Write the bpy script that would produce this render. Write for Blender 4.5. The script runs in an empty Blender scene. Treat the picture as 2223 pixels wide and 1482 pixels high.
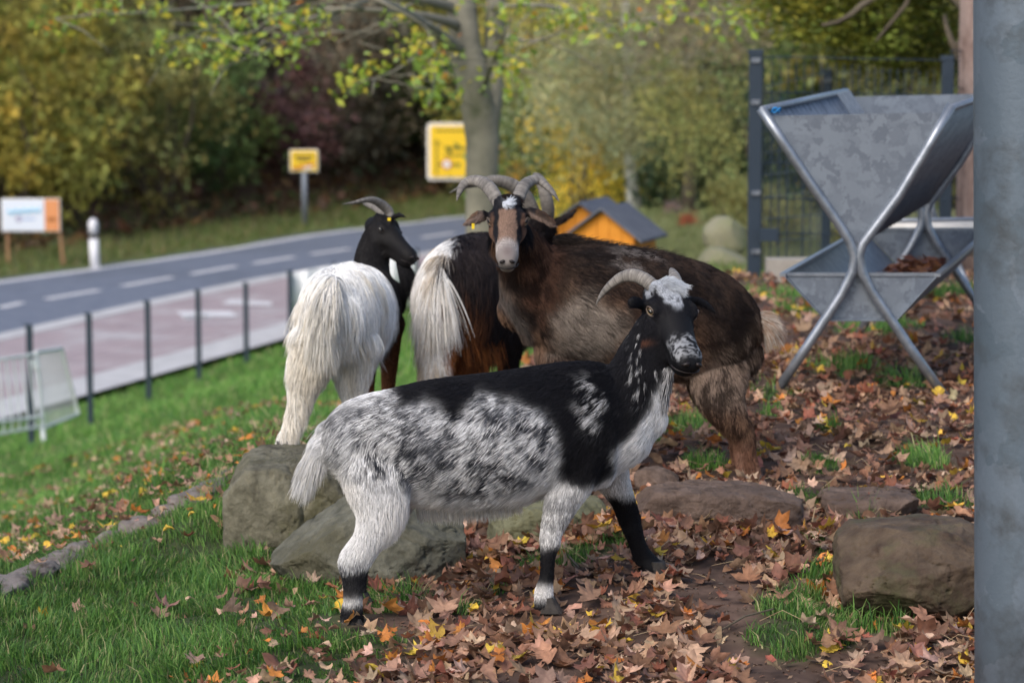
import bpy, math, random
import numpy as np
from mathutils import Vector, Matrix

# ------------------------------------------------------------------ camera, sky, sun, exposure
scn = bpy.context.scene
F = 2223 * 100 / 36.0
CAMZ = 1.53
TH = math.atan(741 / F)
cam = bpy.data.objects.new('camera', bpy.data.cameras.new('camera'))
scn.collection.objects.link(cam); scn.camera = cam
cam.location = (0, 0, CAMZ); cam.rotation_euler = (math.pi/2 - TH, 0, 0)
cam.data.lens = 100; cam.data.sensor_width = 36; cam.data.clip_end = 2000; cam.data.clip_start = 0.1
cam.data.dof.use_dof = True; cam.data.dof.focus_distance = 7.05; cam.data.dof.aperture_fstop = 5.0
w = bpy.data.worlds.new('World'); scn.world = w; w.use_nodes = True
nt = w.node_tree; bg = nt.nodes['Background']
sky = nt.nodes.new('ShaderNodeTexSky'); sky.sky_type = 'NISHITA'; sky.sun_disc = False
SUN_EL = math.radians(42); SUN_AZ = math.atan2(-0.55, -0.83)
sky.sun_elevation = SUN_EL; sky.sun_rotation = SUN_AZ
sky.air_density = 1.0; sky.dust_density = 3.0; sky.ozone_density = 1.0
nt.links.new(sky.outputs[0], bg.inputs[0]); bg.inputs[1].default_value = 0.12
sun = bpy.data.objects.new('sun', bpy.data.lights.new('sun', 'SUN'))
scn.collection.objects.link(sun)
sun.data.energy = 0.9; sun.data.angle = math.radians(25); sun.data.color = (1.0, 0.95, 0.88)
sd = Vector((math.sin(SUN_AZ)*math.cos(SUN_EL), math.cos(SUN_AZ)*math.cos(SUN_EL), math.sin(SUN_EL)))
sun.rotation_euler = sd.to_track_quat('Z', 'Y').to_euler(); sun.location = (-20, -20, 40)
scn.view_settings.view_transform = 'Standard'; scn.view_settings.look = 'None'
scn.view_settings.gamma = 1; scn.view_settings.exposure = 0.85
scn.cycles.use_denoising = True
scn.cycles.max_bounces = 6; scn.cycles.diffuse_bounces = 3; scn.cycles.transparent_max_bounces = 4

# ------------------------------------------------------------------ helpers
rng = np.random.default_rng(7)
COL = scn.collection
ct, st = math.cos(TH), math.sin(TH)
def P(px, py, Y):
    """pixel of the photograph at depth Y -> point"""
    u = (px - 1111.5) / F; v = (741 - py) / F
    dy = ct + v*st; k = Y / dy
    return np.array([u*k, Y, CAMZ + (v*ct - st)*k])
def smooth(a, b, x):
    t = np.clip((x - a) / (b - a), 0, 1); return t*t*(3 - 2*t)
def _h(ix, iy, iz, s):
    h = (ix.astype(np.int64)*374761393 + iy.astype(np.int64)*668265263 + iz.astype(np.int64)*2147483647 + s*974634777) & 0xffffffff
    h = ((h ^ (h >> 13)) * 1274126177) & 0xffffffff
    h = ((h ^ (h >> 16)) * 2246822519) & 0xffffffff
    return ((h ^ (h >> 15)) & 0xffffff) / float(0xffffff)
def vn(p, seed=0):
    p = np.asarray(p, float); f = np.floor(p); i = f.astype(np.int64); t = p - f; t = t*t*(3-2*t)
    r = 0
    for a in (0, 1):
        wx = t[:, 0] if a else 1-t[:, 0]
        for b in (0, 1):
            wy = t[:, 1] if b else 1-t[:, 1]
            for c in (0, 1):
                wz = t[:, 2] if c else 1-t[:, 2]
                r = r + wx*wy*wz*_h(i[:, 0]+a, i[:, 1]+b, i[:, 2]+c, seed)
    return r
def fbm(p, seed=0, o=3):
    p = np.asarray(p, float); r = 0; a = 0.5; s = 0
    for k in range(o):
        r = r + a*vn(p*2**k, seed+k*17); s += a; a *= 0.5
    return r / s
def props(o, label=None, cat=None, group=None, kind=None):
    if label: o['label'] = label
    if cat: o['category'] = cat
    if group: o['group'] = group
    if kind: o['kind'] = kind
    return o
def mesh(name, v, f, mats=None, sm=False, col=None, fm=None):
    """v: world vertices, f: list/array of faces"""
    me = bpy.data.meshes.new(name)
    v = np.asarray(v, np.float32)
    if isinstance(f, np.ndarray):
        n, k = f.shape
        me.vertices.add(len(v)); me.vertices.foreach_set('co', v.ravel())
        me.loops.add(n*k); me.loops.foreach_set('vertex_index', f.astype(np.int32).ravel())
        me.polygons.add(n); me.polygons.foreach_set('loop_start', np.arange(0, n*k, k, dtype=np.int32))
        me.polygons.foreach_set('loop_total', np.full(n, k, np.int32))
        me.update(calc_edges=True)
    else:
        me.from_pydata([tuple(map(float, q)) for q in v], [], [tuple(map(int, q)) for q in f]); me.update()
    if sm: me.polygons.foreach_set('use_smooth', np.ones(len(me.polygons), bool))
    if col is not None:
        a = me.attributes.new('col', 'FLOAT_COLOR', 'POINT')
        c = np.ones((len(v), 4), np.float32); c[:, :3] = col; a.data.foreach_set('color', c.ravel())
    if mats is not None:
        for m in (mats if isinstance(mats, (list, tuple)) else [mats]): me.materials.append(m)
    if fm is not None: me.polygons.foreach_set('material_index', np.asarray(fm, np.int32))
    return me
def link(name, me, parent=None, loc=None):
    o = bpy.data.objects.new(name, me); COL.objects.link(o)
    if parent is not None: o.parent = parent
    if loc is not None: o.location = tuple(float(q) for q in loc)
    return o
def obj(name, v, f, m, parent=None, origin=None, **k):
    """mesh object from world vertices; parent's own location is taken off"""
    o0 = np.zeros(3)
    if parent is not None:
        o0 = np.array(parent.location)
        v = np.asarray(v, float) - o0
        return link(name, mesh(name, v, f, m, **k), parent)
    if origin is None:
        vv = np.asarray(v, float); origin = np.array([(vv[:, 0].min()+vv[:, 0].max())/2, (vv[:, 1].min()+vv[:, 1].max())/2, vv[:, 2].min()])
    return link(name, mesh(name, np.asarray(v, float)-np.asarray(origin), f, m, **k), None, origin)
def empty(name, loc, label=None, cat=None, group=None):
    o = bpy.data.objects.new(name, None); COL.objects.link(o); o.location = tuple(float(q) for q in loc)
    return props(o, label, cat, group)
def copy_tree(o, parent=None):
    c = o.copy(); COL.objects.link(c)
    if parent is not None: c.parent = parent
    for ch in o.children: copy_tree(ch, c)
    return c
class MB:
    def __init__(s): s.v = []; s.f = []; s.m = []; s.mi = 0
    def add(s, v, f):
        o = len(s.v); s.v.extend([tuple(q) for q in v]); s.f.extend([tuple(int(i)+o for i in q) for q in f]); s.m.extend([s.mi]*len(f)); return s
    def box(s, c, h, X=(1,0,0), Z=(0,0,1)):
        c = np.array(c, float); X = np.array(X, float); X /= np.linalg.norm(X); Z = np.array(Z, float); Z = Z - X*Z.dot(X); Z /= np.linalg.norm(Z); Yv = np.cross(Z, X)
        v = [c + X*h[0]*a + Yv*h[1]*b + Z*h[2]*d for a in (-1,1) for b in (-1,1) for d in (-1,1)]
        return s.add(v, [(0,1,3,2),(4,6,7,5),(0,4,5,1),(2,3,7,6),(0,2,6,4),(1,5,7,3)])
    def bar(s, a, b, w, d=None, Z=(0,0,1)):
        a = np.array(a, float); b = np.array(b, float); d = d or w
        X = b-a; L = np.linalg.norm(X)
        if abs(np.dot(X/L, Z)) > .98: Z = (0, 1, 0)
        return s.box((a+b)/2, (L/2, w/2, d/2), X, Z)
    def tube(s, pts, r, n=10):
        pts = np.array(pts, float); k = len(pts); r = np.broadcast_to(np.asarray(r, float), (k,))
        T = np.gradient(pts, axis=0); T /= np.linalg.norm(T, axis=1)[:, None]
        ref = np.array([0.13, 0.97, 0.2]) if abs(T[0][1]) < .9 else np.array([1., 0, 0])
        V = []
        for i in range(k):
            U = ref - T[i]*ref.dot(T[i]); U /= np.linalg.norm(U); S = np.cross(T[i], U); ref = U
            for j in range(n):
                t = 2*math.pi*j/n; V.append(pts[i] + r[i]*(U*math.cos(t)+S*math.sin(t)))
        Fc = [(i*n+j, i*n+(j+1) % n, (i+1)*n+(j+1) % n, (i+1)*n+j) for i in range(k-1) for j in range(n)]
        Fc += [tuple(range(n))[::-1], tuple((k-1)*n+j for j in range(n))]
        return s.add(V, Fc)
    def obj(s, name, m, parent=None, **k): return obj(name, s.v, s.f, m, parent, fm=s.m if isinstance(m, (list, tuple)) else None, **k)

# ------------------------------------------------------------------ materials
def nodes(name):
    m = bpy.data.materials.new(name); m.use_nodes = True; return m, m.node_tree, m.node_tree.nodes, m.node_tree.links
def bsdf(n): return n['Principled BSDF']
def M(name, c1, c2=None, scale=8, rough=.7, metal=0, bump=0, bscale=None, lo=.35, hi=.65, c3=None, s3=2, spec=.4, detail=6, vor=False, stretch=None):
    m, t, n, l = nodes(name); b = bsdf(n)
    b.inputs['Roughness'].default_value = rough; b.inputs['Metallic'].default_value = metal
    b.inputs['Specular IOR Level'].default_value = spec
    g = n.new('ShaderNodeNewGeometry'); src = g.outputs['Position']
    if stretch:
        mp = n.new('ShaderNodeMapping'); mp.inputs['Scale'].default_value = stretch; l.new(src, mp.inputs[0]); src = mp.outputs[0]
    def noise(s, d=detail):
        q = n.new('ShaderNodeTexNoise'); q.inputs['Scale'].default_value = s; q.inputs['Detail'].default_value = d; q.inputs['Roughness'].default_value = .65
        l.new(src, q.inputs['Vector']); return q
    if c2 is None: b.inputs['Base Color'].default_value = (*c1, 1)
    else:
        if vor:
            q = n.new('ShaderNodeTexVoronoi'); q.inputs['Scale'].default_value = scale
            w_ = noise(scale*.8, 4); ad = n.new('ShaderNodeMixRGB'); ad.inputs[0].default_value = .12; l.new(src, ad.inputs[1]); l.new(w_.outputs['Color'], ad.inputs[2]); l.new(ad.outputs[0], q.inputs['Vector'])
            sp = n.new('ShaderNodeSeparateColor'); l.new(q.outputs['Color'], sp.inputs[0]); fac = sp.outputs[0]
        else: fac = noise(scale).outputs['Fac']
        r = n.new('ShaderNodeMapRange'); r.inputs[1].default_value = lo; r.inputs[2].default_value = hi; l.new(fac, r.inputs[0])
        x = n.new('ShaderNodeMixRGB'); x.inputs[1].default_value = (*c1, 1); x.inputs[2].default_value = (*c2, 1); l.new(r.outputs[0], x.inputs[0])
        out = x.outputs[0]
        if c3 is not None:
            r2 = n.new('ShaderNodeMapRange'); r2.inputs[1].default_value = .5; r2.inputs[2].default_value = .68; l.new(noise(s3).outputs['Fac'], r2.inputs[0])
            y = n.new('ShaderNodeMixRGB'); y.inputs[2].default_value = (*c3, 1); l.new(out, y.inputs[1]); l.new(r2.outputs[0], y.inputs[0]); out = y.outputs[0]
        l.new(out, b.inputs['Base Color'])
    if bump:
        bp = n.new('ShaderNodeBump'); bp.inputs['Strength'].default_value = 1; bp.inputs['Distance'].default_value = bump
        l.new(noise(bscale or scale*3, 8).outputs['Fac'], bp.inputs['Height']); l.new(bp.outputs[0], b.inputs['Normal'])
    return m
def MA(name, rough=.6, spec=.3, trans=0, objcol=False, noise=0, nscale=40):
    """colour carried by the geometry's own attribute"""
    m, t, n, l = nodes(name); b = bsdf(n)
    b.inputs['Roughness'].default_value = rough; b.inputs['Specular IOR Level'].default_value = spec
    a = n.new('ShaderNodeAttribute'); a.attribute_name = 'col'; out = a.outputs['Color']
    if objcol:
        oi = n.new('ShaderNodeObjectInfo'); x = n.new('ShaderNodeMixRGB'); x.blend_type = 'MULTIPLY'; x.inputs[0].default_value = 1
        l.new(out, x.inputs[1]); l.new(oi.outputs['Color'], x.inputs[2]); out = x.outputs[0]
    if noise:
        g = n.new('ShaderNodeNewGeometry'); q = n.new('ShaderNodeTexNoise'); q.inputs['Scale'].default_value = nscale; q.inputs['Detail'].default_value = 5
        l.new(g.outputs['Position'], q.inputs['Vector']); r = n.new('ShaderNodeMapRange'); r.inputs[1].default_value = .3; r.inputs[2].default_value = .7; r.inputs[3].default_value = 1-noise; r.inputs[4].default_value = 1+noise
        l.new(q.outputs['Fac'], r.inputs[0]); x = n.new('ShaderNodeVectorMath'); x.operation = 'SCALE'; l.new(out, x.inputs[0]); l.new(r.outputs[0], x.inputs['Scale']); out = x.outputs[0]
    l.new(out, b.inputs['Base Color'])
    if trans:
        tr = n.new('ShaderNodeBsdfTranslucent'); l.new(out, tr.inputs[0]); mx = n.new('ShaderNodeMixShader'); mx.inputs[0].default_value = trans
        l.new(b.outputs[0], mx.inputs[1]); l.new(tr.outputs[0], mx.inputs[2]); l.new(mx.outputs[0], n['Material Output'].inputs[0])
    return m
m_leaf = MA('leaf', .55, .35, .3)
m_fol = MA('foliage', .6, .25, .35, objcol=True)
m_grass = MA('grass_blade', .55, .3, .3)
m_fur = MA('fur', .6, .12)
m_skin = MA('hide', .7, .2)
m_galv = M('galvanised_steel', (.155,.18,.22), (.225,.26,.305), 30, .5, .5, .0006, 60, vor=True, lo=.1, hi=.9)
m_tubem = M('galvanised_tube', (.22,.25,.29), (.32,.35,.40), 30, .4, .65)
m_pole = M('pole_zinc', (.10,.135,.17), (.17,.21,.26), 9, .5, .35, .001, 90, c3=(.075,.088,.10), s3=7, vor=True, lo=.0, hi=1.)
m_anth = M('anthracite_paint', (.025,.04,.06), rough=.45)
m_asph = M('asphalt', (.125,.15,.205), (.17,.195,.25), 3, .9, 0, .003, 60, c3=(.11,.13,.17), s3=.35)
m_white = M('white_paint', (.62,.62,.64), (.72,.72,.74), 3, .7)
m_kerb = M('kerb_concrete', (.44,.44,.45), (.56,.56,.57), 2, .85)
m_pave = M('red_paving', (.34,.28,.30), (.42,.35,.37), 1.3, .85, c3=(.48,.46,.48), s3=.6)
m_joint = M('paving_joint', (.14,.12,.12), rough=.95)
m_concrete = M('concrete', (.3,.28,.25), (.4,.38,.34), 5, .9, 0, .004, 40)
m_yel = M('sign_yellow', (.82,.55,.02), rough=.5)
m_signw = M('sign_white', (.75,.73,.68), rough=.5)
m_blk = M('sign_black', (.03,.03,.03), rough=.5)
m_red = M('sign_red', (.5,.06,.03), rough=.5)
m_woodpost = M('raw_timber', (.35,.2,.1), (.25,.14,.08), 6, .8)
m_orange = M('orange_boards', (.75,.30,.03), (.65,.24,.02), 6, .7)
m_slate = M('roofing_felt', (.10,.11,.14), (.14,.15,.18), 10, .85)
m_bark = M('grey_bark', (.20,.19,.15), (.30,.28,.22), 5, .9, 0, .012, 18, c3=(.11,.12,.07), s3=2.2)
m_barkp = M('pinkish_flaky_bark', (.17,.115,.10), (.34,.26,.235), 14, .9, 0, .015, 20, stretch=(1,1,.35))
m_birch = M('birch_bark', (.6,.6,.58), (.08,.08,.08), 7, .8, lo=.58, hi=.66, stretch=(1,1,3))
m_darkbark = M('dark_bark', (.07,.055,.04), (.12,.1,.07), 6, .9)
m_hoof = M('hoof', (.025,.022,.02), (.06,.052,.046), 60, .6)
m_eye = M('eye_amber', (.42,.30,.15), rough=.12, spec=.7)
m_pupil = M('pupil', (.004,.004,.004), rough=.08, spec=.8)
m_nos = M('nostril_dark', (.012,.008,.008), rough=.5)
m_tag = M('ear_tag_yellow', (.75,.55,.02), rough=.4)

# ------------------------------------------------------------------ terrain
RZ = CAMZ - 6.2
def road_pt(px, py):
    u = (px-1111.5)/F; v = (741-py)/F
    d = np.array([u, ct+v*st, v*ct-st]); k = (RZ-CAMZ)/d[2]; return np.array([u*k, d[1]*k])
FL = [road_pt(*q) for q in ((0,610),(400,555),(700,505),(1000,470),(1250,431))]
KL = [road_pt(*q) for q in ((0,735),(310,664),(620,600))]
def ext(L, a, b, turn=0):
    d0 = L[1]-L[0]; d0 /= np.linalg.norm(d0); d1 = L[-1]-L[-2]; d1 /= np.linalg.norm(d1)
    return [L[0]-d0*a] + L + [L[-1]+d1*b]
FL = np.array(ext(FL, 45, 90))
KL = np.array(ext(KL, 40, 0)[:-1] + [FL[4]+(KL[-1]-FL[3])*.0+np.array([5.3,-2.6]), FL[5]+np.array([5.6,-2.8]), FL[6]+np.array([5.6,-3.])])
def sdist(L, x, y):
    """signed distance to a polyline, positive on its left/far side"""
    best = np.full(x.shape, 1e9); sg = np.ones(x.shape)
    for a, b in zip(L[:-1], L[1:]):
        d = b-a; t = np.clip(((x-a[0])*d[0]+(y-a[1])*d[1])/d.dot(d), 0, 1)
        ex = x-a[0]-t*d[0]; ey = y-a[1]-t*d[1]; q = np.hypot(ex, ey)
        s = np.sign(d[0]*ey - d[1]*ex + 1e-9); k = q < best
        best = np.where(k, q, best); sg = np.where(k, s, sg)
    return best*sg
LP = ([-30,4,6,8,10,15,20,35,41,48,56,400], [-.05,-.06,-.06,-.12,-.41,-1.19,-1.84,-3.88,-4.15,-4.62,RZ,RZ])
MP = ([-30,4,6,6.95,7.3,7.6,8.0,8.4,9,10,12,20,35,50,56,400], [-.02,-.02,0,0,-.04,-.07,-.09,.03,.02,-.06,-.3,-1.32,-2.95,-4.35,RZ,RZ])
RP = ([-30,4,6.5,7.3,7.9,8.2,10,13,16,22,30,40,60,90,400], [-.04,-.03,0,.04,.05,.10,.15,.1,0,-.55,-.95,-1.5,-2.6,-3.6,-4])
def H(x, y):
    x = np.atleast_1d(np.asarray(x, float)); y = np.atleast_1d(np.asarray(y, float))
    u = x/np.maximum(y, 5.0)
    l, m, r = (np.interp(y, *q) for q in (LP, MP, RP))
    h = np.where(u < -.06, l + (m-l)*smooth(-.19, -.075, u), m + (r-m)*smooth(-.04, .045, u))
    p3 = np.stack([x, y, 0*x], 1)
    near = smooth(60, 20, y)
    h = h + near*((fbm(p3*1.3, 3)-.5)*.07 + (fbm(p3*7, 5)-.5)*.022) + smooth(10, 25, y)*smooth(48, 38, y)*(fbm(p3*.35, 8)-.5)*.35
    sk = sdist(KL, x, y); sf = sdist(FL, x, y)
    wk = smooth(5.0, 13, -sk) if True else 0
    h = RZ - .01 + (h - RZ)*wk
    far = RZ + .03 + np.clip((sf-1.5)*.06, 0, .2) + np.clip(sf-4, 0, 26)*.52 + np.clip(sf-30, 0, 60)*.25
    h = np.where(sf > 0, np.where(sf > .3, far, RZ-.01), np.where(sk > -5.2, RZ-.03, h))
    return h
def Hs(x, y): return float(H(x, y)[0])
def G(px, Y, dz=0):
    x = (px-1111.5)/F*Y; return np.array([x, Y, Hs(x, Y)+dz])

CL = [(1725,1300,.10),(1765,1345,.10),(1700,1385,.09),(1740,1420,.07),(1790,1260,.06),(1800,1190,.05),(1690,1330,.05),(1830,1400,.07),(1240,1215,.11),(1180,1235,.07),(900,1235,.12),(1010,1330,.07),(860,1300,.12),(1080,1290,.05),
      (1500,935,.10),(1535,1010,.09),(1640,1005,.06),(1790,1015,.10),(2010,1010,.10),(2060,1085,.10),(1740,1075,.04),(1740,680,.13),(1665,850,.13),(1690,900,.08),(1960,705,.1),(1680,640,.2),
      (1850,800,.22),(1960,830,.16),(1800,930,.08),(2090,640,.2),(1560,900,.06),(1420,960,.05),(1900,720,.16),(2080,740,.1),(1880,1135,.06),(1790,1090,.05),(700,1330,.16),(1330,1190,.06),(1860,1360,.09),(1950,1370,.07)]
def hitY(px, py):
    ys = np.linspace(5.5, 30, 900); x = (px-1111.5)/F*ys; z = H(x, ys); zr = P(px, py, 10.)[2]
    ray = CAMZ + (zr-CAMZ)*ys/10.; k = np.argmax(z >= ray); return ys[k]
CLW = []
for px, py, r in CL:
    Y = hitY(px, py); CLW.append(((px-1111.5)/F*Y, Y, r, ))
def grassmask(x, y):
    p3 = np.stack([x, y, 0*x+.5], 1); n = fbm(p3*3.2, 21)-.5
    xb = np.interp(y, [4, 6.3, 7.0, 7.6, 8.2, 9.0, 11, 14, 17, 20, 30], [-.5, -.42, -.33, -.36, -.55, -.45, -.25, .1, 1.5, 6, 60])
    g = smooth(.16, -.1, x - xb + n*.55)
    g = g*np.where((y > 8) & (y < 16), 1, 1)
    for cx, cy, r in CLW:
        d = np.hypot((x-cx), (y-cy)*np.where(cy > 9, .8, .9))/r
        g = np.maximum(g, smooth(1.15, .55, d + n*1.1))
    return g
def leafmask(x, y):
    p3 = np.stack([x, y, 0*x+.9], 1); n = fbm(p3*2.1, 31)
    g = grassmask(x, y)
    base = np.where((y < 17) & (x > -.8), 1.0, .12)
    # trodden bare strip
    d = np.abs((x-.58) + (y-6.9)*.12); bare = smooth(.17, .05, d + (n-.5)*.25)*smooth(7.6, 7.3, y)
    return base*(1-.88*g)*(1-.9*bare)*smooth(.2, .5, n+.12)

xs = np.concatenate([-np.geomspace(2.4, 220, 60)[::-1], np.arange(-2.35, 2.36, .05), np.geomspace(2.4, 220, 60)])
ys = np.concatenate([np.linspace(-60, 5.4, 24), np.arange(5.5, 12.5, .05), 12.5+np.cumsum(np.linspace(.07, .9, 110)), np.geomspace(67, 420, 70)])
ys = np.unique(np.round(ys, 4)); X, Y_ = np.meshgrid(xs, ys); xx, yy = X.ravel(), Y_.ravel()
zz = H(xx, yy); nx = len(xs)
idx = np.arange(len(xx)).reshape(len(ys), nx)
q = np.stack([idx[:-1, :-1], idx[:-1, 1:], idx[1:, 1:], idx[1:, :-1]], -1).reshape(-1, 4)
gm = grassmask(xx, yy); sfv = sdist(FL, xx, yy)
p3 = np.stack([xx, yy, zz], 1)
nn = fbm(p3*1.7, 40)[:, None]; n2 = fbm(p3*.5, 44)[:, None]
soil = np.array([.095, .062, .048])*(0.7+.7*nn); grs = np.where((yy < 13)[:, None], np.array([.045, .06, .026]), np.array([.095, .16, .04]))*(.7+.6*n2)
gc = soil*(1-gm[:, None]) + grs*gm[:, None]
brown = np.array([.10, .062, .04])*(.6+.9*nn)
wf = smooth(2.0, 5.0, sfv)[:, None]; verge = np.array([.10, .12, .045])
rt = (smooth(15, 20, yy)*smooth(.02, .05, xx/np.maximum(yy, 5)))[:, None]; gc = gc*(1-rt*.75)+np.array([.17, .155, .08])*(.6+.8*nn)*rt*.75
gc = np.where((sfv > 0)[:, None], verge*(1-wf)+brown*wf, gc)
m_ground = MA('soil_and_turf', .95, .15, noise=.45, nscale=14)
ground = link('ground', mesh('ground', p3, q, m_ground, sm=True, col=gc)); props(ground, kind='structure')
ground['label'] = 'sloping lawn, trodden soil terrace and wooded bank beyond the road'

# ------------------------------------------------------------------ road, kerb, paving
def ribbon(name, A, B, z, m, kind='structure', parent=None, n=1, label=None):
    A = np.array(A); B = np.array(B); v = [(*a, z) for a in A] + [(*b, z) for b in B]; k = len(A)
    o = obj(name, v, [(i, i+1, k+i+1, k+i) for i in range(k-1)], m, parent)
    if parent is None: props(o, label, kind=kind)
    return o
def off(L, d):
    L = np.array(L); T = np.gradient(L, axis=0); T /= np.linalg.norm(T, axis=1)[:, None]
    return L + np.stack([T[:, 1], -T[:, 0]], 1)*d
def res(L, n=60):
    L = np.array(L); s = np.r_[0, np.cumsum(np.linalg.norm(np.diff(L, axis=0), axis=1))]; t = np.linspace(0, s[-1], n)
    return np.stack([np.interp(t, s, L[:, 0]), np.interp(t, s, L[:, 1])], 1)
Fr, Kr = res(FL), res(KL)
road = ribbon('road', off(Fr, -.25), Kr, RZ, m_asph, label='grey asphalt road curving away past the wooded bank')
ln = ribbon('edge_line', off(Fr, .05), off(Fr, .32), RZ+.006, m_white, parent=road)
def rp3(px, py, dz): q = road_pt(px, py); return np.array([q[0], q[1], RZ+dz])
for a, b in (((-160,699),(-65,681)),((0,668),(48,657)),((100,649),(215,630)),((265,621),(373,602)),((415,595),(512,578)),((550,572),(637,558)),((675,552),(760,540)),((800,533),(880,521)),((915,516),(985,506))):
    A = rp3(*a, .006); B = rp3(*b, .006); d = B-A; n_ = np.array([d[1], -d[0], 0])/np.linalg.norm(d)*.075*1.5
    obj('lane_dash', [A-n_, B-n_, B+n_, A+n_], [(0, 1, 2, 3)], m_white, road)
k0, k1 = Kr, off(Kr, .55)
v = [(*a, RZ-.05) for a in k0]+[(*a, RZ+.10) for a in k0]+[(*a, RZ+.10) for a in k1]+[(*a, RZ-.05) for a in k1]; n = len(k0)
props(obj('kerb', v, [(j*n+i, j*n+i+1, (j+1)*n+i+1, (j+1)*n+i) for j in range(3) for i in range(n-1)], m_kerb), 'pale concrete kerb strip between road and red paving', kind='structure')
pave = ribbon('pavement', off(Kr, .55), off(Kr, 4.6), RZ+.09, m_joint, label='red paved walkway beside the road')
i = 0; pm = mesh('paver', [(-.29,-.14,0),(.29,-.14,0),(.29,.14,0),(-.29,.14,0),(-.28,-.13,.012),(.28,-.13,.012),(.28,.13,.012),(-.28,.13,.012)], [(4,5,6,7),(0,1,5,4),(1,2,6,5),(2,3,7,6),(3,0,4,7)], m_pave)
# pavers too small to pick apart singly: joined
rows = [off(res(KL, 400), .62+.3*k) for k in range(13)]
V, Fc = [], []
for k, R in enumerate(rows):
    for i in range(len(R)-1):
        if not (40 < R[i][1] < 90) or R[i][0] > 4: continue
        a = R[i]; b = R[i+1]; d = b-a; L = np.linalg.norm(d); d /= L; nn_ = np.array([d[1], -d[0]]); e = .012
        c = [a+d*e, b-d*e, b-d*e+nn_*.27, a+d*e+nn_*.27]; o = len(V); zt = RZ+.10+rng.random()*.004
        V += [(*q, zt) for q in c]+[(*q, RZ+.085) for q in c]; Fc += [(o,o+1,o+2,o+3)]+[(o+j, o+(j+1) % 4, o+4+(j+1) % 4, o+4+j) for j in range(4)]
pv = obj('paving_stones', V, Fc, m_pave, pave); pv['kind'] = 'stuff'
for (a, b, c, d) in (((380,688),(500,688),(520,700),(400,702)), ((500,662),(590,668),(590,676),(480,672)), ((395,700),(450,697),(460,704),(400,706))):
    obj('painted_symbol', [rp3(*q, .118) for q in (a, b, c, d)], [(0, 1, 2, 3)], m_white, pave)
props(ribbon('path_edging', off(Kr, 4.3), off(Kr, 5.3), RZ+.106, m_kerb), 'pale edging strip between walkway and lawn', kind='structure')
# ------------------------------------------------------------------ trees and shrubs
def leaf_quads(c, n_dir, size, r):
    """rhombic leaves: centres, normals -> verts, faces"""
    k = len(c); a = r.normal(size=(k, 3)); a -= n_dir*(a*n_dir).sum(1)[:, None]; a /= np.linalg.norm(a, axis=1)[:, None]
    b = np.cross(n_dir, a); s = size[:, None]
    v = np.stack([c-a*s, c+b*s*.55+n_dir*s*.12, c+a*s, c-b*s*.55+n_dir*s*.12], 1).reshape(-1, 3)
    return v, np.arange(4*k).reshape(k, 4)
def crown(seed, n=3600, clumps=70, leaf=.045, sq=(1, 1, .9), droop=0, crad=.17):
    r = np.random.default_rng(seed)
    d = r.normal(size=(clumps, 3)); d /= np.linalg.norm(d, axis=1)[:, None]
    cc = d*(r.random(clumps)**.45)[:, None]*np.array(sq)*(.75+.4*fbm(d*1.6+seed, seed)[:, None])
    ci = r.integers(0, clumps, n); p = cc[ci] + r.normal(size=(n, 3))*crad*(.5+.9*r.random(clumps))[ci][:, None]*[1, 1, .8]
    if droop: p[:, 2] -= droop*r.random(n)**2*(.3+.7*r.random(clumps))[ci]
    nd = r.normal(size=(n, 3)) + [0, 0, .8]; nd /= np.linalg.norm(nd, axis=1)[:, None]
    v, f = leaf_quads(p, nd, leaf*(.5+r.random(n)), r)
    cv = (.55+.9*r.random(clumps))[ci][:, None]*(.7+.6*r.random((n, 1)))*np.array([1, 1, 1])
    hue = r.normal(size=(clumps, 1))[ci]*.09; cv = cv*np.concatenate([1+hue, 1-.2*hue, 1-hue], 1)
    return v, f, np.repeat(np.clip(cv, .1, 2.5), 4, 0)
def limb(mb, a, b, r0, r1, r, wob=.08, n=7):
    a = np.array(a, float); b = np.array(b, float); L = np.linalg.norm(b-a)
    t = np.linspace(0, 1, n)[:, None]; p = a+(b-a)*t + np.sin(t*math.pi)*r.normal(size=3)*wob*L + r.normal(size=(n, 3))*L*.012
    mb.tube(p, np.linspace(r0, r1, n), 8); return p
CR = []
for s in range(6):
    v, f, c = crown(100+s, droop=.0, sq=(1, 1, 1.05)); CR.append(mesh('crown', v, f, m_fol, col=c))
WE = []
for s in range(3):
    v, f, c = crown(200+s, n=6500, clumps=110, leaf=.022, droop=.75, sq=(1, 1, 1.0), crad=.12); WE.append(mesh('crown', v, f, m_fol, col=c))
ST = []
for s in range(4):
    mb = MB(); r = np.random.default_rng(s)
    for k in range(7):
        a = r.random()*6.3; limb(mb, (math.cos(a)*.1, math.sin(a)*.1, -1.05), (math.cos(a)*.75*r.random(), math.sin(a)*.75*r.random(), .1+.6*r.random()), .035, .008, r)
    ST.append(mesh('stems', mb.v, mb.f, m_darkbark, sm=True))
def shrub(loc, R, col, label, group, cat='shrub', name='shrub', cr=CR, k=0, zs=1.0, seed=0):
    t = empty(name, loc, label, cat, group)
    for nm, me in (('stems', ST[k % 4]), ('crown', cr[k % len(cr)])):
        o = link(nm, me, t); o.location = (0, 0, R*1.0*zs); o.scale = (R, R, R*zs); o.rotation_euler = (0, 0, seed*2.4)
        o.color = (*col, 1)
    return t
YEL, OLV, GRN, DGR, RBR, GBR, PUR, ORG = (.40,.36,.08), (.26,.26,.09), (.13,.19,.06), (.06,.09,.045), (.19,.10,.08), (.22,.18,.12), (.17,.09,.09), (.45,.31,.06)
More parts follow.
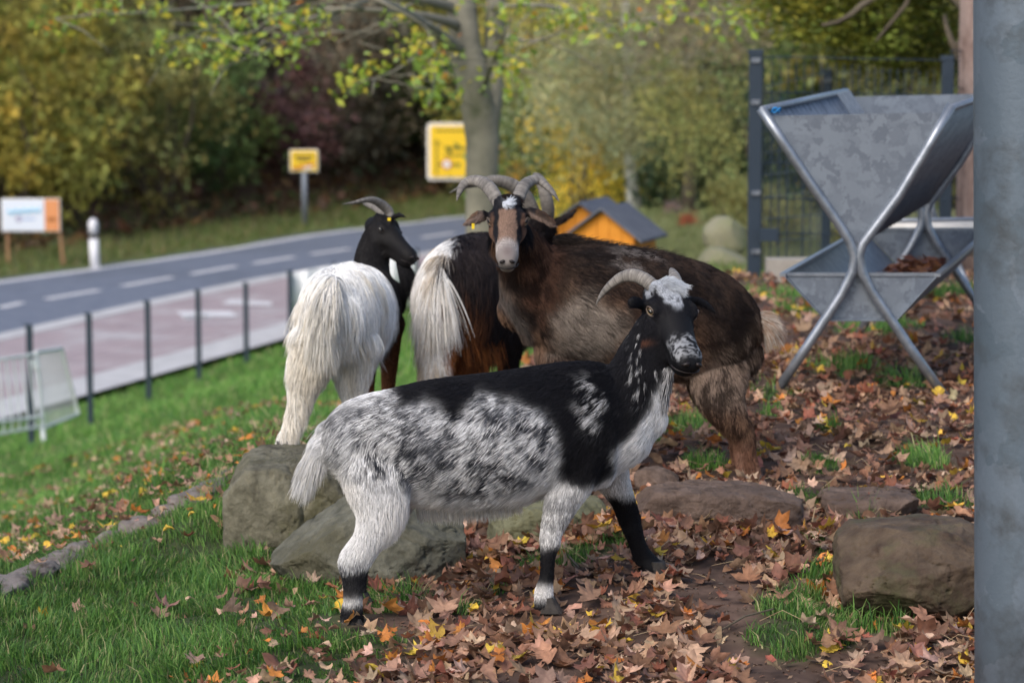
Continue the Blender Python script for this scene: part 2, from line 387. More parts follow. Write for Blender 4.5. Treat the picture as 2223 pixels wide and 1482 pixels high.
PAL = [(60,60,YEL),(170,170,OLV),(60,250,YEL),(50,380,RBR),(150,330,RBR),(150,230,YEL),(230,80,OLV),(250,300,GRN),(330,200,OLV),(420,120,GBR),(430,260,GRN),(330,400,DGR),(470,340,OLV),(520,420,DGR),
       (560,180,GBR),(560,300,OLV),(620,120,GBR),(680,260,PUR),(620,400,DGR),(720,120,GBR),(770,260,PUR),(760,400,DGR),(830,330,GRN),(880,200,GRN),(900,380,DGR),(840,80,YEL),(930,120,YEL),(140,460,DGR),(250,470,DGR),(20,130,YEL),
       (1000,330,DGR),(1120,380,DGR),(1120,250,YEL),(1150,120,ORG),(1250,260,GRN),(1250,380,YEL),(1420,380,GRN),(1500,420,DGR),(1350,150,OLV),(1600,350,GRN),(1560,200,GBR),(1700,100,GBR),(1900,300,OLV),(2050,350,GRN)]
NAMEC = {YEL:'yellow-leaved', OLV:'olive and yellow', GRN:'mid green', DGR:'dark green', RBR:'reddish brown', GBR:'grey-brown half bare', PUR:'dull purple-brown', ORG:'orange-leaved'}
tr = np.random.default_rng(11)
rows = [(5.5, 1.9, 2.4), (8.5, 2.3, 2.6), (12.5, 2.7, 2.9), (17, 3.0, 3.3), (22, 3.4, 3.8)]
cnt = 0; BK = []
Rl = res(FL, 600); Tl = np.gradient(Rl, axis=0); Tl /= np.linalg.norm(Tl, axis=1)[:, None]; sl = np.r_[0, np.cumsum(np.linalg.norm(np.diff(Rl, axis=0), axis=1))]
for ri, (s, R, gap) in enumerate(rows):
    for d in np.arange(30, sl[-1]-20, gap):
        dd = d + tr.normal()*.5; i = min(np.searchsorted(sl, dd), len(Rl)-1)
        nrm = np.array([-Tl[i][1], Tl[i][0]]); p = Rl[i] + nrm*(s+tr.normal()*.6)
        if p[1] < 40: continue
        pxx = 1111.5+p[0]/p[1]*F
        if pxx < -500 or pxx > 1750: continue
        z = Hs(*p); rr = R*(.75+.5*tr.random()); zc = z+rr*1.1
        pyy = (CAMZ-zc)/p[1]*F
        if ri > 1 and pyy < -320: continue
        if ri == 0 and 560 < pxx < 760: rr *= .8
        best = min(PAL, key=lambda q: (q[0]-pxx)**2+(q[1]-pyy)**2 + tr.random()*9000)
        c = np.array(best[2])*(.85+.45*tr.random())
        rowname = ('at the road edge', 'low on the bank', 'on the middle bank', 'on the upper bank', 'on the bank top')[ri]
        where = 'far left' if pxx < 130 else 'above the advertising board' if pxx < 330 else 'right of the white marker post' if pxx < 560 else 'round the small town sign' if pxx < 850 else 'near the large yellow sign' if pxx < 1100 else 'beyond the goat houses'
        BK.append((f'{NAMEC[best[2]]} bush {rowname}, {where}', pxx, shrub((*p, z-.15), rr, c, 'x', 'bushes and trees on the wooded bank across the road', k=cnt, zs=.9+.5*tr.random(), seed=cnt))); cnt += 1
def unique(BK):
    by = {}
    for l, x_, o in BK: by.setdefault(l, []).append((x_, o))
    for l, L_ in by.items():
        L_.sort(key=lambda q: q[0]); n_ = len(L_)
        for i_, (x_, o) in enumerate(L_):
            o['label'] = l + ('' if n_ == 1 else ', ' + ('left one', 'right one')[i_] if n_ == 2 else ', ' + ('leftmost' if i_ == 0 else 'rightmost' if i_ == n_-1 else 'middle one' if n_ == 3 else ('second', 'third', 'fourth', 'fifth', 'sixth', 'seventh', 'eighth', 'ninth', 'tenth')[min(i_-1, 8)]+' from left'))
unique(BK)
# leaf litter and low brown growth on the bank foot
V, Fc, Cc = [], [], []
n = 9000; i = tr.integers(60, 600, n); s = 3.2+tr.random(n)**1.4*7
p = Rl[i]+np.stack([-Tl[i][:, 1], Tl[i][:, 0]], 1)*s[:, None]; z = H(p[:, 0], p[:, 1])+tr.random(n)*.5*tr.random(n)
nd = tr.normal(size=(n, 3))+[0, 0, .7]; nd /= np.linalg.norm(nd, axis=1)[:, None]
v, f = leaf_quads(np.c_[p, z], nd, .12+.15*tr.random(n), tr)
c = np.array([[.17,.085,.05],[.10,.06,.035],[.2,.12,.05],[.06,.08,.03]])[tr.integers(0, 4, n)]
props(link('bank_undergrowth', mesh('bank_undergrowth', v, f, m_grass, col=np.repeat(c, 4, 0))), 'brown dead leaves and low growth at the foot of the wooded bank', 'undergrowth', kind='stuff')
n = 26000; i = tr.integers(40, 600, n); s = .5+tr.random(n)*4.2
p = Rl[i]+np.stack([-Tl[i][:, 1], Tl[i][:, 0]], 1)*s[:, None]; z = H(p[:, 0], p[:, 1])
h = .08+.16*tr.random(n); dx = tr.normal(size=(n, 2))*.06; w_ = .025
v = np.stack([np.c_[p[:, 0]-w_, p[:, 1], z], np.c_[p[:, 0]+w_, p[:, 1], z], np.c_[p+dx, z+h]], 1).reshape(-1, 3)
c = np.array([[.13,.17,.05],[.19,.17,.07],[.09,.14,.03]])[tr.integers(0, 3, n)]*(.7+.6*tr.random((n, 1)))
props(link('verge_grass', mesh('verge_grass', v, np.arange(3*n).reshape(n, 3), m_grass, col=np.repeat(c, 3, 0))), 'rough grass verge along the far side of the road', 'grass', kind='stuff')

# right-hand wood on the hillside: (px, Y, radius, colour, z lift, weeping, label)
RW = [(1175,86,3.0,YEL,0,0,'yellow-leaved bush beyond the tree with two stems'),(1100,90,3.0,DGR,-.5,0,'dark green bush behind the two-stemmed tree trunk'),
 (1300,66,2.7,ORG,1.6,0,'orange-yellow tree standing tall behind the weeping birch'),(1205,58,1.9,GRN,.6,0,'green bush left of the bright yellow shrub'),
 (1270,45,1.15,(.85,.62,.08),.5,1,'bright yellow drooping shrub above the goat houses'),(1330,54,1.1,YEL,-.2,0,'low yellow shrub left of the white birch trunk'),
 (1430,46,1.3,GRN,-.1,0,'green bush right of the white birch trunk'),(1540,43,1.25,DGR,-.1,0,'dark green bush behind the pale boulders'),(1600,47,1.6,GRN,.3,0,'green bush at the left of the fence post'),
 (1480,58,2.6,OLV,.6,0,'olive bush in the wood behind the boulders'),(1380,64,3.0,DGR,.2,0,'dark green tree deep behind the birch'),(1640,60,3.0,GBR,1.2,0,'grey-brown half bare tree behind the fence post'),
 (1740,50,2.2,GRN,.2,0,'green bush seen through the mesh fence'),(1850,47,2.0,OLV,.2,0,'olive bush seen through the fence behind the feeder'),(1960,52,2.5,GRN,.3,0,'green bush behind the upright fence'),(2070,48,2.1,OLV,.2,0,'olive bush behind the pinkish tree trunk'),(2190,52,2.6,DGR,.2,0,'dark green bush behind the zinc pole'),
 (1800,66,4.0,DGR,.8,0,'tall dark green tree behind the fence'),(2020,68,4.2,GBR,.8,0,'tall grey-brown tree behind the fence'),(2250,66,4.2,OLV,.8,0,'tall olive tree hidden partly by the zinc pole'),
 (1500,76,4.6,GBR,1.5,0,'tall grey-brown tree far behind the boulders'),(1290,84,4.6,OLV,1.5,0,'tall olive tree at the end of the road'),(1680,84,5.0,OLV,2.,0,'tall olive tree farthest behind the fence post'),(1900,88,5.2,GRN,2.,0,'tall green tree farthest behind the feeder'),(2150,88,5.2,OLV,2.,0,'tall olive tree farthest behind the zinc pole'),(1080,96,5.0,OLV,2.,0,'tall olive tree at the road bend')]
for i, (px, Y, R, c, lift, wp, lab) in enumerate(RW):
    g = G(px, Y, -.1); k = 1.0+max(0, lift)/R*.6
    shrub(g, R, np.array(c)*(.95+.3*tr.random()), lab, 'trees and bushes of the wood on the right', cat='tree' if R > 2.5 else 'shrub', name='woodland_tree' if R > 2.5 else 'shrub', cr=WE if wp else CR, k=i+2, zs=k, seed=i)
def tree(name, loc, trunk_pts, radii, m, crowns, label, group=None, branches=(), cat='tree'):
    t = empty(name, loc, label, cat, group); mb = MB(); mb.tube(np.array(trunk_pts), radii, 14)
    if branches:
        r = np.random.default_rng(len(label)); bm_ = MB()
        for a, b, r0 in branches: limb(bm_, a, b, r0, r0*.25, r)
        obj('branch', bm_.v, bm_.f, m, t, sm=True)
    mb.obj('trunk', m, t, sm=True)
    for c, R, k, col, cr in crowns:
        o = link('crown', cr[k % len(cr)], t); o.location = tuple(np.array(c)-np.array(t.location)); o.scale = R if hasattr(R, '__len__') else (R, R, R); o.color = (*col, 1)
    return t
PAL_G = (.46,.46,.26)
# weeping birch with the white trunk
b = G(1378, 44); tp = [P(1380,478,44), P(1372,400,44), P(1366,320,44), P(1362,200,44), P(1358,60,44), P(1356,-120,44)]
tree('birch_tree', b, tp, [.13,.10,.085,.075,.06,.03], m_birch, [(P(1340,195,43.2), (1.5,.9,1.1), 0, PAL_G, WE), (P(1352,70,43), (1.3,.8,.9), 2, np.array(PAL_G)*.8, WE), (P(1372,290,43), (.7,.6,.55), 1, np.array(PAL_G)*.85, WE), (P(1220,170,45), (1.1,1.1,1.5), 1, np.array(PAL_G)*.9, WE), (P(1420,190,44.2), (1.2,1.2,1.2), 2, np.array(PAL_G)*1.1, WE), (P(1330,20,45), (1.9,1.6,1.6), 1, np.array(OLV)*1.7, WE), (P(1510,90,46), (1.5,1.4,1.5), 0, np.array(GBR)*1.8, WE), (P(1170,20,47), (1.3,1.3,1.5), 2, np.array(YEL)*1.2, WE)],
     'weeping birch with white trunk and hanging pale green twigs')
b = G(1495, 41); tree('woodland_tree', b, [G(1495,41,-.1), P(1497,400,41), P(1500,300,41), P(1495,120,41), P(1490,-80,41)], [.13,.10,.08,.06,.04], m_darkbark, [(P(1530,210,40.2), (1.15,.8,1.2), 3, np.array(OLV)*1.5, WE), (P(1470,20,40.3), (1.3,1.2,1.1), 4, np.array(GBR)*1.5, WE)],
     'slim grey-trunked tree behind the boulders, right of the white birch', branches=[(P(1625,345,41), P(1555,215,41), .05), (P(1498,330,41), P(1440,190,41), .04)])
# tree with two stems
ty = 20.5; b = G(1045, ty)
t = empty('two_stemmed_tree', b, 'grey tree with two stems in front of the large yellow sign', 'tree')
mb = MB(); mb.tube([G(1046,ty,-.15), P(1047,520,ty), P(1045,400,ty), P(1048,310,ty), P(1040,240,ty), P(1024,170,ty), P(1010,90,ty), P(1000,0,ty), P(985,-120,ty), P(972,-300,ty)], [.15,.12,.115,.12,.125,.118,.110,.104,.09,.05], 18); mb.obj('trunk', m_bark, t, sm=True)
mb = MB(); mb.tube([P(1050,300,ty), P(1062,230,ty+.05), P(1070,160,ty+.1), P(1074,80,ty+.1), P(1076,0,ty+.1), P(1082,-120,ty+.1), P(1090,-300,ty+.1)], [.10,.095,.08,.075,.072,.055,.03], 14); mb.obj('side_stem', m_bark, t, sm=True)
r = np.random.default_rng(5)
BR = [((1010,120),(900,25),(800,-10),.045),((1000,60),(930,20),(700,20),.04),((1040,215),(1085,90),(1110,40),.022),((990,20),(860,-30),(640,0),.04),((1066,60),(1150,120),(1230,60),.02),((800,0),(640,60),(440,90),.018),((760,10),(600,110),(470,150),.014),((960,45),(900,160),(790,175),.016),((700,20),(560,30),(360,90),.014),((930,30),(960,120),(930,230),.014),((1070,20),(1200,-10),(1330,60),.02),((640,0),(450,20),(120,40),.014),((1330,60),(1420,30),(1560,30),.012)]
mb = MB(); lf_c = []
for a, c, d, r0 in BR:
    p0, p1, p2 = P(*a, ty), P(*c, ty-.3-r.random()*.8), P(*d, ty-.6-r.random()*1.4)
    tt = np.linspace(0, 1, 10)[:, None]; pts = (1-tt)**2*p0+2*tt*(1-tt)*p1+tt**2*p2; mb.tube(pts, np.linspace(r0, r0*.3, 10), 6)
    for _ in range(5):
        k = r.integers(4, 10); q2 = pts[k]+r.normal(size=3)*[.35, .3, .2]; mb.tube([pts[k], (pts[k]+q2)/2+[0, 0, .03], q2], [r0*.3, .006, .003], 5)
mb.obj('branch', m_bark, t, sm=True)
SP = [(365,90),(390,110),(420,95),(440,60),(460,140),(480,120),(500,95),(520,60),(455,130),(540,100),(610,80),(640,55),(655,50),(640,100),(560,30),(590,20),(480,20),(620,118),(690,75),(700,30),(600,5),(760,180),(780,160),(800,150),(815,170),(745,200),(900,110),(910,80),(930,140),(950,100),(890,90),(940,200),(930,175),(960,150),(975,205),(985,190),(1090,60),(1110,20),(1130,150),(1110,190),(1090,160),(1220,50),(1235,30),(1250,60),(1265,40),(1180,40),(1290,10),(1330,40),(1390,65),(1480,10),(1530,50),(1560,10),(1610,40),(1580,70),(100,50),(130,70),(220,10),(160,10),(240,20),(330,20),(1040,10),(1140,8),(860,20),(340,105),(1100,120),(920,210),(1300,70),(1440,30)]
cs, sz = [], []
for (px, py) in SP:
    c0 = P(px, py, ty-.4-1.2*r.random()); k = r.integers(13, 30); cs.append(c0+r.normal(size=(k, 3))*[.075, .12, .055])
cs = np.concatenate(cs); n = len(cs); nd = r.normal(size=(n, 3))+[0, -.3, .6]; nd /= np.linalg.norm(nd, axis=1)[:, None]
v, f = leaf_quads(cs, nd, .022+.022*r.random(n), r)
ccol = np.array([[.30,.42,.05],[.42,.46,.06],[.55,.48,.06],[.22,.34,.06],[.30,.42,.12]])[r.integers(0, 5, n)]
ccol[r.random(n) < .02] = (.7,.25,.03)
lo = obj('leaves', v, f, m_leaf, t, col=np.repeat(ccol, 4, 0)); lo['kind'] = 'stuff'
# right-hand overhanging tree with pinkish trunk
ty2 = 17.5; b = G(2125, ty2)
t = empty('flaky_barked_tree', b, 'tree with pinkish flaky trunk beside the zinc pole, dark foliage overhanging the fence', 'tree')
MB().tube([G(2135,ty2,-.1), P(2128,420,ty2), P(2126,250,ty2), P(2128,120,ty2), P(2130,0,ty2), P(2130,-200,ty2)], [.17,.15,.135,.135,.13,.1], 18).obj('trunk', m_barkp, t, sm=True)
mb = MB(); limb(mb, P(2125,40,ty2), P(1960,-60,ty2+.5), .06, .02, r); limb(mb, P(2110,160,ty2+.3), P(2050,30,ty2+.5), .03, .012, r); limb(mb, P(1960,-40,ty2+.5), P(1780,60,ty2+.3), .03, .01, r); limb(mb, P(2000,-60,ty2+.5), P(1900,90,ty2+.4), .02, .008, r); limb(mb, P(2100,150,ty2+.3), P(2080,90,ty2+.3), .03, .012, r)
mb.obj('branch', m_darkbark, t, sm=True)
for c, R, k, col in ((P(1840,25,19), (.62,.6,.34), 3, (.17,.19,.03)), (P(1990,50,19.5), (.50,.6,.40), 4, (.13,.15,.025)), (P(1740,-5,19.5), (.50,.6,.26), 5, (.30,.27,.04)), (P(1910,90,20), (.40,.5,.22), 2, (.18,.18,.03)), (P(2060,120,20), (.25,.4,.25), 1, (.34,.28,.04)), (P(1960,-120,19), (.9,.8,.5), 0, (.13,.15,.03))):
    o = link('crown', CR[k], t); o.location = tuple(c-np.array(t.location)); o.scale = R; o.color = (*col, 1)
# small red-leaved plants by the boulders
for px, Y, col, lab in ((1500,33,(.45,.12,.06),'small red-leaved plant at the wood edge beyond the boulders'),(1465,36,(.35,.25,.22),'small pale pinkish plant at the wood edge')):
    shrub(G(px, Y, -.05), .14, col, lab, None, cat='plant', name='small_plant', k=2)
for px, Y in ((1640,30),(1700,27),(1830,24),(1580,35),(1900,23)):
    shrub(G(px, Y, -.1), .35 if Y > 26 else .22, np.array(OLV)*1.1, {1640:'low olive plant just beyond the tall fence post',1700:'low olive plant behind the mesh fence, left one',1830:'low olive plant behind the mesh fence by the feeder',1580:'low olive plant beyond the boulder pair',1900:'low olive plant behind the second trough'}[px], None, cat='plant', name='low_plant', k=px % 5)
# ------------------------------------------------------------------ stones
def ico(n=4):
    import bmesh
    bm = bmesh.new(); bmesh.ops.create_icosphere(bm, subdivisions=n, radius=1); v = np.array([q.co[:] for q in bm.verts]); f = np.array([[q.index for q in e.verts] for e in bm.faces]); bm.free(); return v, f
IV, IF = ico(6); IV4, IF4 = ico(4)
def rock(name, c, half, seed, m, label, cat='stone', yaw=0, tilt=0, box=5.0, rough=.05, cuts=(), lo=False, group=None, shear=None):
    v0, f = (IV4, IF4) if lo else (IV, IF)
    k = (np.abs(v0)**box).sum(1)**(1/box); v = v0/k[:, None]
    r = np.random.default_rng(seed)
    for nrm, d in cuts:
        nn_ = np.array(nrm, float); nn_ /= np.linalg.norm(nn_); s = v@nn_ - d; v = v - nn_*np.maximum(s, 0)[:, None]*.97
    for _ in range(16):
        nn_ = r.normal(size=3); nn_ /= np.linalg.norm(nn_); s = v@nn_ - ((.84 if box < 6 else 1.06)+.25*r.random()); v = v - nn_*np.maximum(s, 0)[:, None]*.9
    v = v*np.array(half); sc = 1/np.mean(half)
    d = (fbm(v*sc*1.1+seed, seed, 4)-.5)*rough*1.6 + (fbm(v*sc*5+seed, seed+3, 3)-.5)*rough*.7 + 0
    v = v + v0*d[:, None]*np.mean(half); v = v + v0*((fbm(v*34+seed, seed+5, 3)-.5)*.016 + (fbm(v*95+seed, seed+6, 2)-.5)*.007 - .010*smooth(.46, .40, np.abs(fbm(v*11+seed, seed+8, 2)-.5)*8+.38))[:, None]*(.0 if half[0] < .05 else 1)
    if shear is not None: v[:, 0] += v[:, 2]*shear
    cy, sy, cx, sx = math.cos(yaw), math.sin(yaw), math.cos(tilt), math.sin(tilt)
    v = v@np.array([[cx, 0, sx], [0, 1, 0], [-sx, 0, cx]]).T; v = v@np.array([[cy, -sy, 0], [sy, cy, 0], [0, 0, 1]]).T
    o = obj(name, v+np.array(c), f, m, sm=True); return props(o, label, cat, group)
m_st1 = M('olive_grey_sandstone', (.06,.055,.036), (.19,.18,.13), 14, .92, 0, .010, 45, c3=(.08,.075,.035), s3=5)
m_st2 = M('grey_green_sandstone', (.065,.065,.048), (.155,.153,.12), 15, .92, 0, .007, 60, c3=(.085,.08,.05), s3=4)
m_st3 = M('green_mossy_sandstone', (.11,.11,.06), (.18,.18,.11), 12, .92, 0, .006, 60)
m_st4 = M('reddish_brown_sandstone', (.075,.05,.038), (.21,.15,.12), 18, .92, 0, .014, 40, c3=(.075,.05,.04), s3=9)
m_st6 = M('brown_boulder_with_algae', (.05,.032,.022), (.12,.088,.06), 14, .9, 0, .007, 60, c3=(.075,.078,.035), s3=5)
m_st8 = M('pale_mossy_stone', (.30,.28,.2), (.2,.22,.1), 3, .9, 0, .01, 20)
g = lambda a, b, c: P(a, b, c)
rock('upright_stone', P(618,1130,8.35), (.142,.26,.20), 3, m_st1, 'upright olive-grey block under the hind hoof of the white-rumped goat', box=9, rough=.03, yaw=-.12, cuts=(((-1,-.4,1.2),1.22),))
rock('stone_block', P(700,1105,8.3), (.12,.2,.155), 14, m_st1, 'dark stone block behind the tail of the speckled goat', box=7, rough=.03)
rock('leaning_slab', P(800,1195,7.72), (.27,.15,.165), 9, m_st2, 'wide grey-green slab leaning behind the hind leg of the speckled goat', box=5, rough=.05, cuts=(((-.75,-.1,.66),.60), ((.55,-.3,.9),.72), ((0,-1,.6),.74), ((-.5,-1,-.5),.95)), yaw=.1)
rock('stone_block', P(1190,1150,8.0), (.165,.13,.085), 21, m_st3, 'greenish block seen between the legs of the speckled goat', box=8, rough=.02, yaw=.12)
rock('stone_block', P(1560,1118,7.98), (.235,.13,.085), 31, m_st4, 'reddish brown flat-topped block under the hoof of the brown goat', box=8, rough=.03, yaw=-.06, tilt=.02)
rock('stone_block', P(1885,1112,8.1), (.135,.13,.062), 41, m_st4, 'small flat stone between the reddish block and the big boulder', box=6, rough=.045, yaw=.1, cuts=(((1,-1,-.5),.8),))
rock('boulder', P(2015,1232,7.0), (.225,.20,.128), 55, m_st6, 'large smooth brown boulder with greenish top beside the zinc pole', cat='boulder', box=5, rough=.04, cuts=(((-.8,-.9,.9),.9),))
rock('small_stone', P(1425,1042,8.25), (.065,.07,.035), 61, m_st4, 'small grey-brown stone peeping behind the chest of the speckled goat', box=4, lo=True)
rock('boulder', P(1573,515,22), (.17,.18,.16), 71, m_st8, 'pale mossy boulder, upper one of the pair left of the fence post', cat='boulder', box=3, lo=True, rough=.08)
rock('boulder', P(1563,575,21.5), (.20,.2,.13), 72, m_st8, 'pale mossy boulder, lower one of the pair left of the fence post', cat='boulder', box=4, lo=True, rough=.06)
ed = [(505,1040,20),(462,1066,34),(408,1098,30),(352,1122,36),(290,1152,30),(225,1182,46),(160,1206,34),(112,1232,40),(52,1256,36),(-10,1285,40)]
m_ed = M('weathered_edging', (.15,.13,.12), (.25,.22,.205), 26, .95, 0, .008, 60, c3=(.10,.07,.05), s3=16)
EP = [np.array([(a-1111.5)/F*hitY(a, b), hitY(a, b)]) for a, b, _ in ed]
dE = EP[0]-EP[-1]; yE = math.atan2(dE[1], dE[0])
for i, (px, py, a) in enumerate(ed):
    L_ = (np.linalg.norm(EP[max(i-1, 0)]-EP[min(i+1, 9)])/(2 if 0 < i < 9 else 1))*.60
    rock('edging_stone', (*EP[i], Hs(*EP[i])+.004), (L_, .045+.03*((i*7) % 5)/5, .034), 80+i, m_ed, 'flat grey-brown stone in the line of edging across the lawn, ' + ('nearest the upright block','second from the upright block','third from the upright block','fourth from the upright block','fifth from the upright block','fifth from the left edge','fourth from the left edge','third from the left edge','second from the left edge','cut by the left edge')[i], 'stone', yaw=yE+((i*37) % 7-3)*.05, box=4, lo=True, rough=.10, group='edging stones in a line across the lawn')

# ------------------------------------------------------------------ hay feeder
def feeder():
    A = np.array([.526, 2.0, 0]); o3 = lambda x, z, t=0: np.array([x, 10.0, z]) + A*t
    base = o3(1.22, Hs(1.22, 10), .3)
    t = empty('hay_feeder', base, 'large galvanised V-shaped hay feeder standing on crossed tube legs', 'hay feeder')
    z = lambda py: P(0, py, 10)[2]; x = lambda px: P(px, 500, 10)[0]
    for tt in (0, 1):
        for pts in (((1649,236),(1700,312),(1760,400),(1815,477),(1843,520),(1856,555),(1852,590),(1828,640),(1760,745),(1692,846)), ((2062,228),(2010,322),(1950,425),(1895,500),(1873,530),(1866,555),(1872,590),(1893,630),(1980,755),(2070,877))):
            Pt = [o3(x(a), z(b), tt) for a, b in pts]
            if tt: Pt[-1][2] = Hs(Pt[-1][0], Pt[-1][1])
            MB().tube(Pt, .0175, 14).obj('leg', m_tubem, t, sm=True)
        mb = MB(); q = [(x(1668),z(252)),(x(2050),z(244)),(x(1868),z(532)),(x(1852),z(532))]
        for d in (0, .004):
            pass
        dv = np.array([.03, .12, 0])*(.012/.12)
        f4 = [o3(a, b, tt)+dv for a, b in q]; b4 = [p_+np.array([0, .004, 0]) for p_ in f4]
        mb.add(f4+b4, [(0,3,2,1),(4,5,6,7),(0,1,5,4),(1,2,6,5),(2,3,7,6),(3,0,4,7)]); mb.obj('end_panel', m_galv, t)
        mb = MB(); q = [(x(1700),z(597)),(x(2036),z(597)),(x(1946),z(698)),(x(1795),z(696))]
        f4 = [o3(a, b, tt)+dv*2.2 for a, b in q]; b4 = [p_+np.array([0, .004, 0]) for p_ in f4]
        mb.add(f4+b4, [(0,3,2,1),(4,5,6,7),(0,1,5,4),(1,2,6,5),(2,3,7,6),(3,0,4,7)]); mb.obj('trough_end', m_galv, t)
        mb = MB(); mb.bar(f4[0], f4[1], .012); mb.obj('trough_rim', m_tubem, t)
    # long sides: sheet with pressed ribs
    for nm, (xa, za), (xb, zb) in (('side_panel', (x(1652),z(243)), (x(1852),z(528))), ('side_panel', (x(2060),z(240)), (x(1870),z(528)))):
        a0, a1, b0, b1 = o3(xa, za), o3(xa, za, 1), o3(xb, zb), o3(xb, zb, 1); n = 120; V, Fc = [], []
        nrm = np.cross(a1-a0, b0-a0); nrm /= np.linalg.norm(nrm)
        for i in range(n+1):
            s = i/n; k = nrm*.006*math.sin(s*n*math.pi/3)
            V += [a0+(a1-a0)*s+k, b0+(b1-b0)*s+k]
        Fc = [(2*i, 2*i+1, 2*i+3, 2*i+2) for i in range(n)]; so = obj(nm, V, Fc, m_galv, t, sm=True)
        sm_ = so.modifiers.new('s', 'SOLIDIFY'); sm_.thickness = .002
        MB().tube([a0+[0,0,.008], a1+[0,0,.008]], .013, 10).obj('top_rail', m_tubem, t, sm=True)
    # bars at far left inside
    for i in range(6):
        s = .80+.03*i; a0 = o3(x(1655), z(243), s); b0 = o3(x(1852), z(528), s); nrm = np.array([.02, 0, .012])
        MB().tube([a0+nrm, b0+nrm], .005, 6).obj('rack_bar', m_tubem, t)
    for (xa, za), (xb, zb) in (((x(1700),z(597)),(x(1795),z(697))), ((x(2036),z(597)),(x(1946),z(697))), ((x(1795),z(697)),(x(1946),z(697)))):
        so = obj('trough_side', [o3(xa,za), o3(xa,za,1), o3(xb,zb,1), o3(xb,zb)], [(0,1,2,3)], m_galv, t); sm_ = so.modifiers.new('s', 'SOLIDIFY'); sm_.thickness = .003
    for xx_, zz_ in ((x(1700),z(597)), (x(2036),z(597))):
        MB().bar(o3(xx_,zz_,0), o3(xx_,zz_,1), .022, .012).obj('trough_lip', m_tubem, t)
    # blue twine on the rim
    r = np.random.default_rng(2); c = o3(x(1678), z(243)); mb = MB(); a = np.linspace(0, 14, 40)
    mb.tube(np.stack([c[0]+np.cos(a)*.012+a*.0008, c[1]+np.sin(a)*.012, c[2]+.006+.008*np.sin(a*1.7)], 1), .003, 5)
    tw = mb.obj('twine', M('blue_twine', (.02,.2,.5), rough=.7)); props(tw, 'bit of blue twine tied round the near left corner of the feeder', 'twine')
    # old leaves lying in the trough
    n = 420; p = np.stack([1.135+r.random(n)*.19, np.zeros(n), .425+r.random(n)*.03], 1); s = .03+r.random(n)*.94; p = p+np.array([0, 10, 0])+A*s[:, None]
    nd = r.normal(size=(n, 3))*.3+[0, 0, 1]; nd /= np.linalg.norm(nd, axis=1)[:, None]; v, f = leaf_quads(p, nd, .02+.03*r.random(n), r)
    cc = np.array([[.22,.09,.05],[.15,.06,.04],[.3,.13,.05]])[r.integers(0, 3, n)]
    props(obj('trough_litter', v, f, m_leaf, col=np.repeat(cc, 4, 0)), 'dead brown leaves lying in the feeder trough', 'leaves', kind='stuff')
feeder()
def trough2():
    Y = 13.6; t = empty('feeding_trough', G(2000, Y), 'pale rounded galvanised trough on tube legs behind the hay feeder', 'trough')
    a, b = P(1912,482,Y), P(2250,476,Y+.4); n = 10; V, Fc = [], []
    for i in range(n+1):
        th = math.pi*i/n; o_ = np.array([0, -math.cos(th)*.17, -math.sin(th)*.17]); V += [a+o_+[.06*math.sin(th), 0, 0], b+o_]
    so = obj('basin', V, [(2*i, 2*i+1, 2*i+3, 2*i+2) for i in range(n)], M('worn_zinc', (.42,.42,.42), (.56,.56,.55), 6, .6, .2), t, sm=True); q = so.modifiers.new('s', 'SOLIDIFY'); q.thickness = .004
    V = [a]+[a+np.array([.06*math.sin(math.pi*i/n), -math.cos(math.pi*i/n)*.17, -math.sin(math.pi*i/n)*.17]) for i in range(n+1)]
    obj('basin_end', V, [(0, i+1, i+2) for i in range(n)], m_galv, t)
    MB().tube([P(1905,480,Y-.18), P(2250,473,Y+.2)], .011, 8).obj('rim', m_tubem, t, sm=True)
    for pts in (((2000,478),(2004,450),(2012,430)), ((2030,478),(2022,448),(2026,425))): MB().tube([P(*q_, Y+.1) for q_ in pts], .016, 8).obj('bracket', m_tubem, t, sm=True)
    for x0, x1 in ((2075,2122), (2010,1975), (2230,2262)):
        gg = G(x1, Y-.1); MB().tube([P(x0,560,Y), gg], .015, 8).obj('leg', m_tubem, t, sm=True)
trough2()

# ------------------------------------------------------------------ pole
pa, pb = P(2226,1600,5.9), P(2226,0,5.9); R = 111.5/F*5.9
t = MB(); t.tube([pa+(pb-pa)*s for s in (-.08,.2,.5,1,2.2)], R, 48)
pl = t.obj('steel_pole', m_pole, sm=True); props(pl, 'thick blotchy zinc-grey steel pole at the right edge in front of the boulder', 'pole')

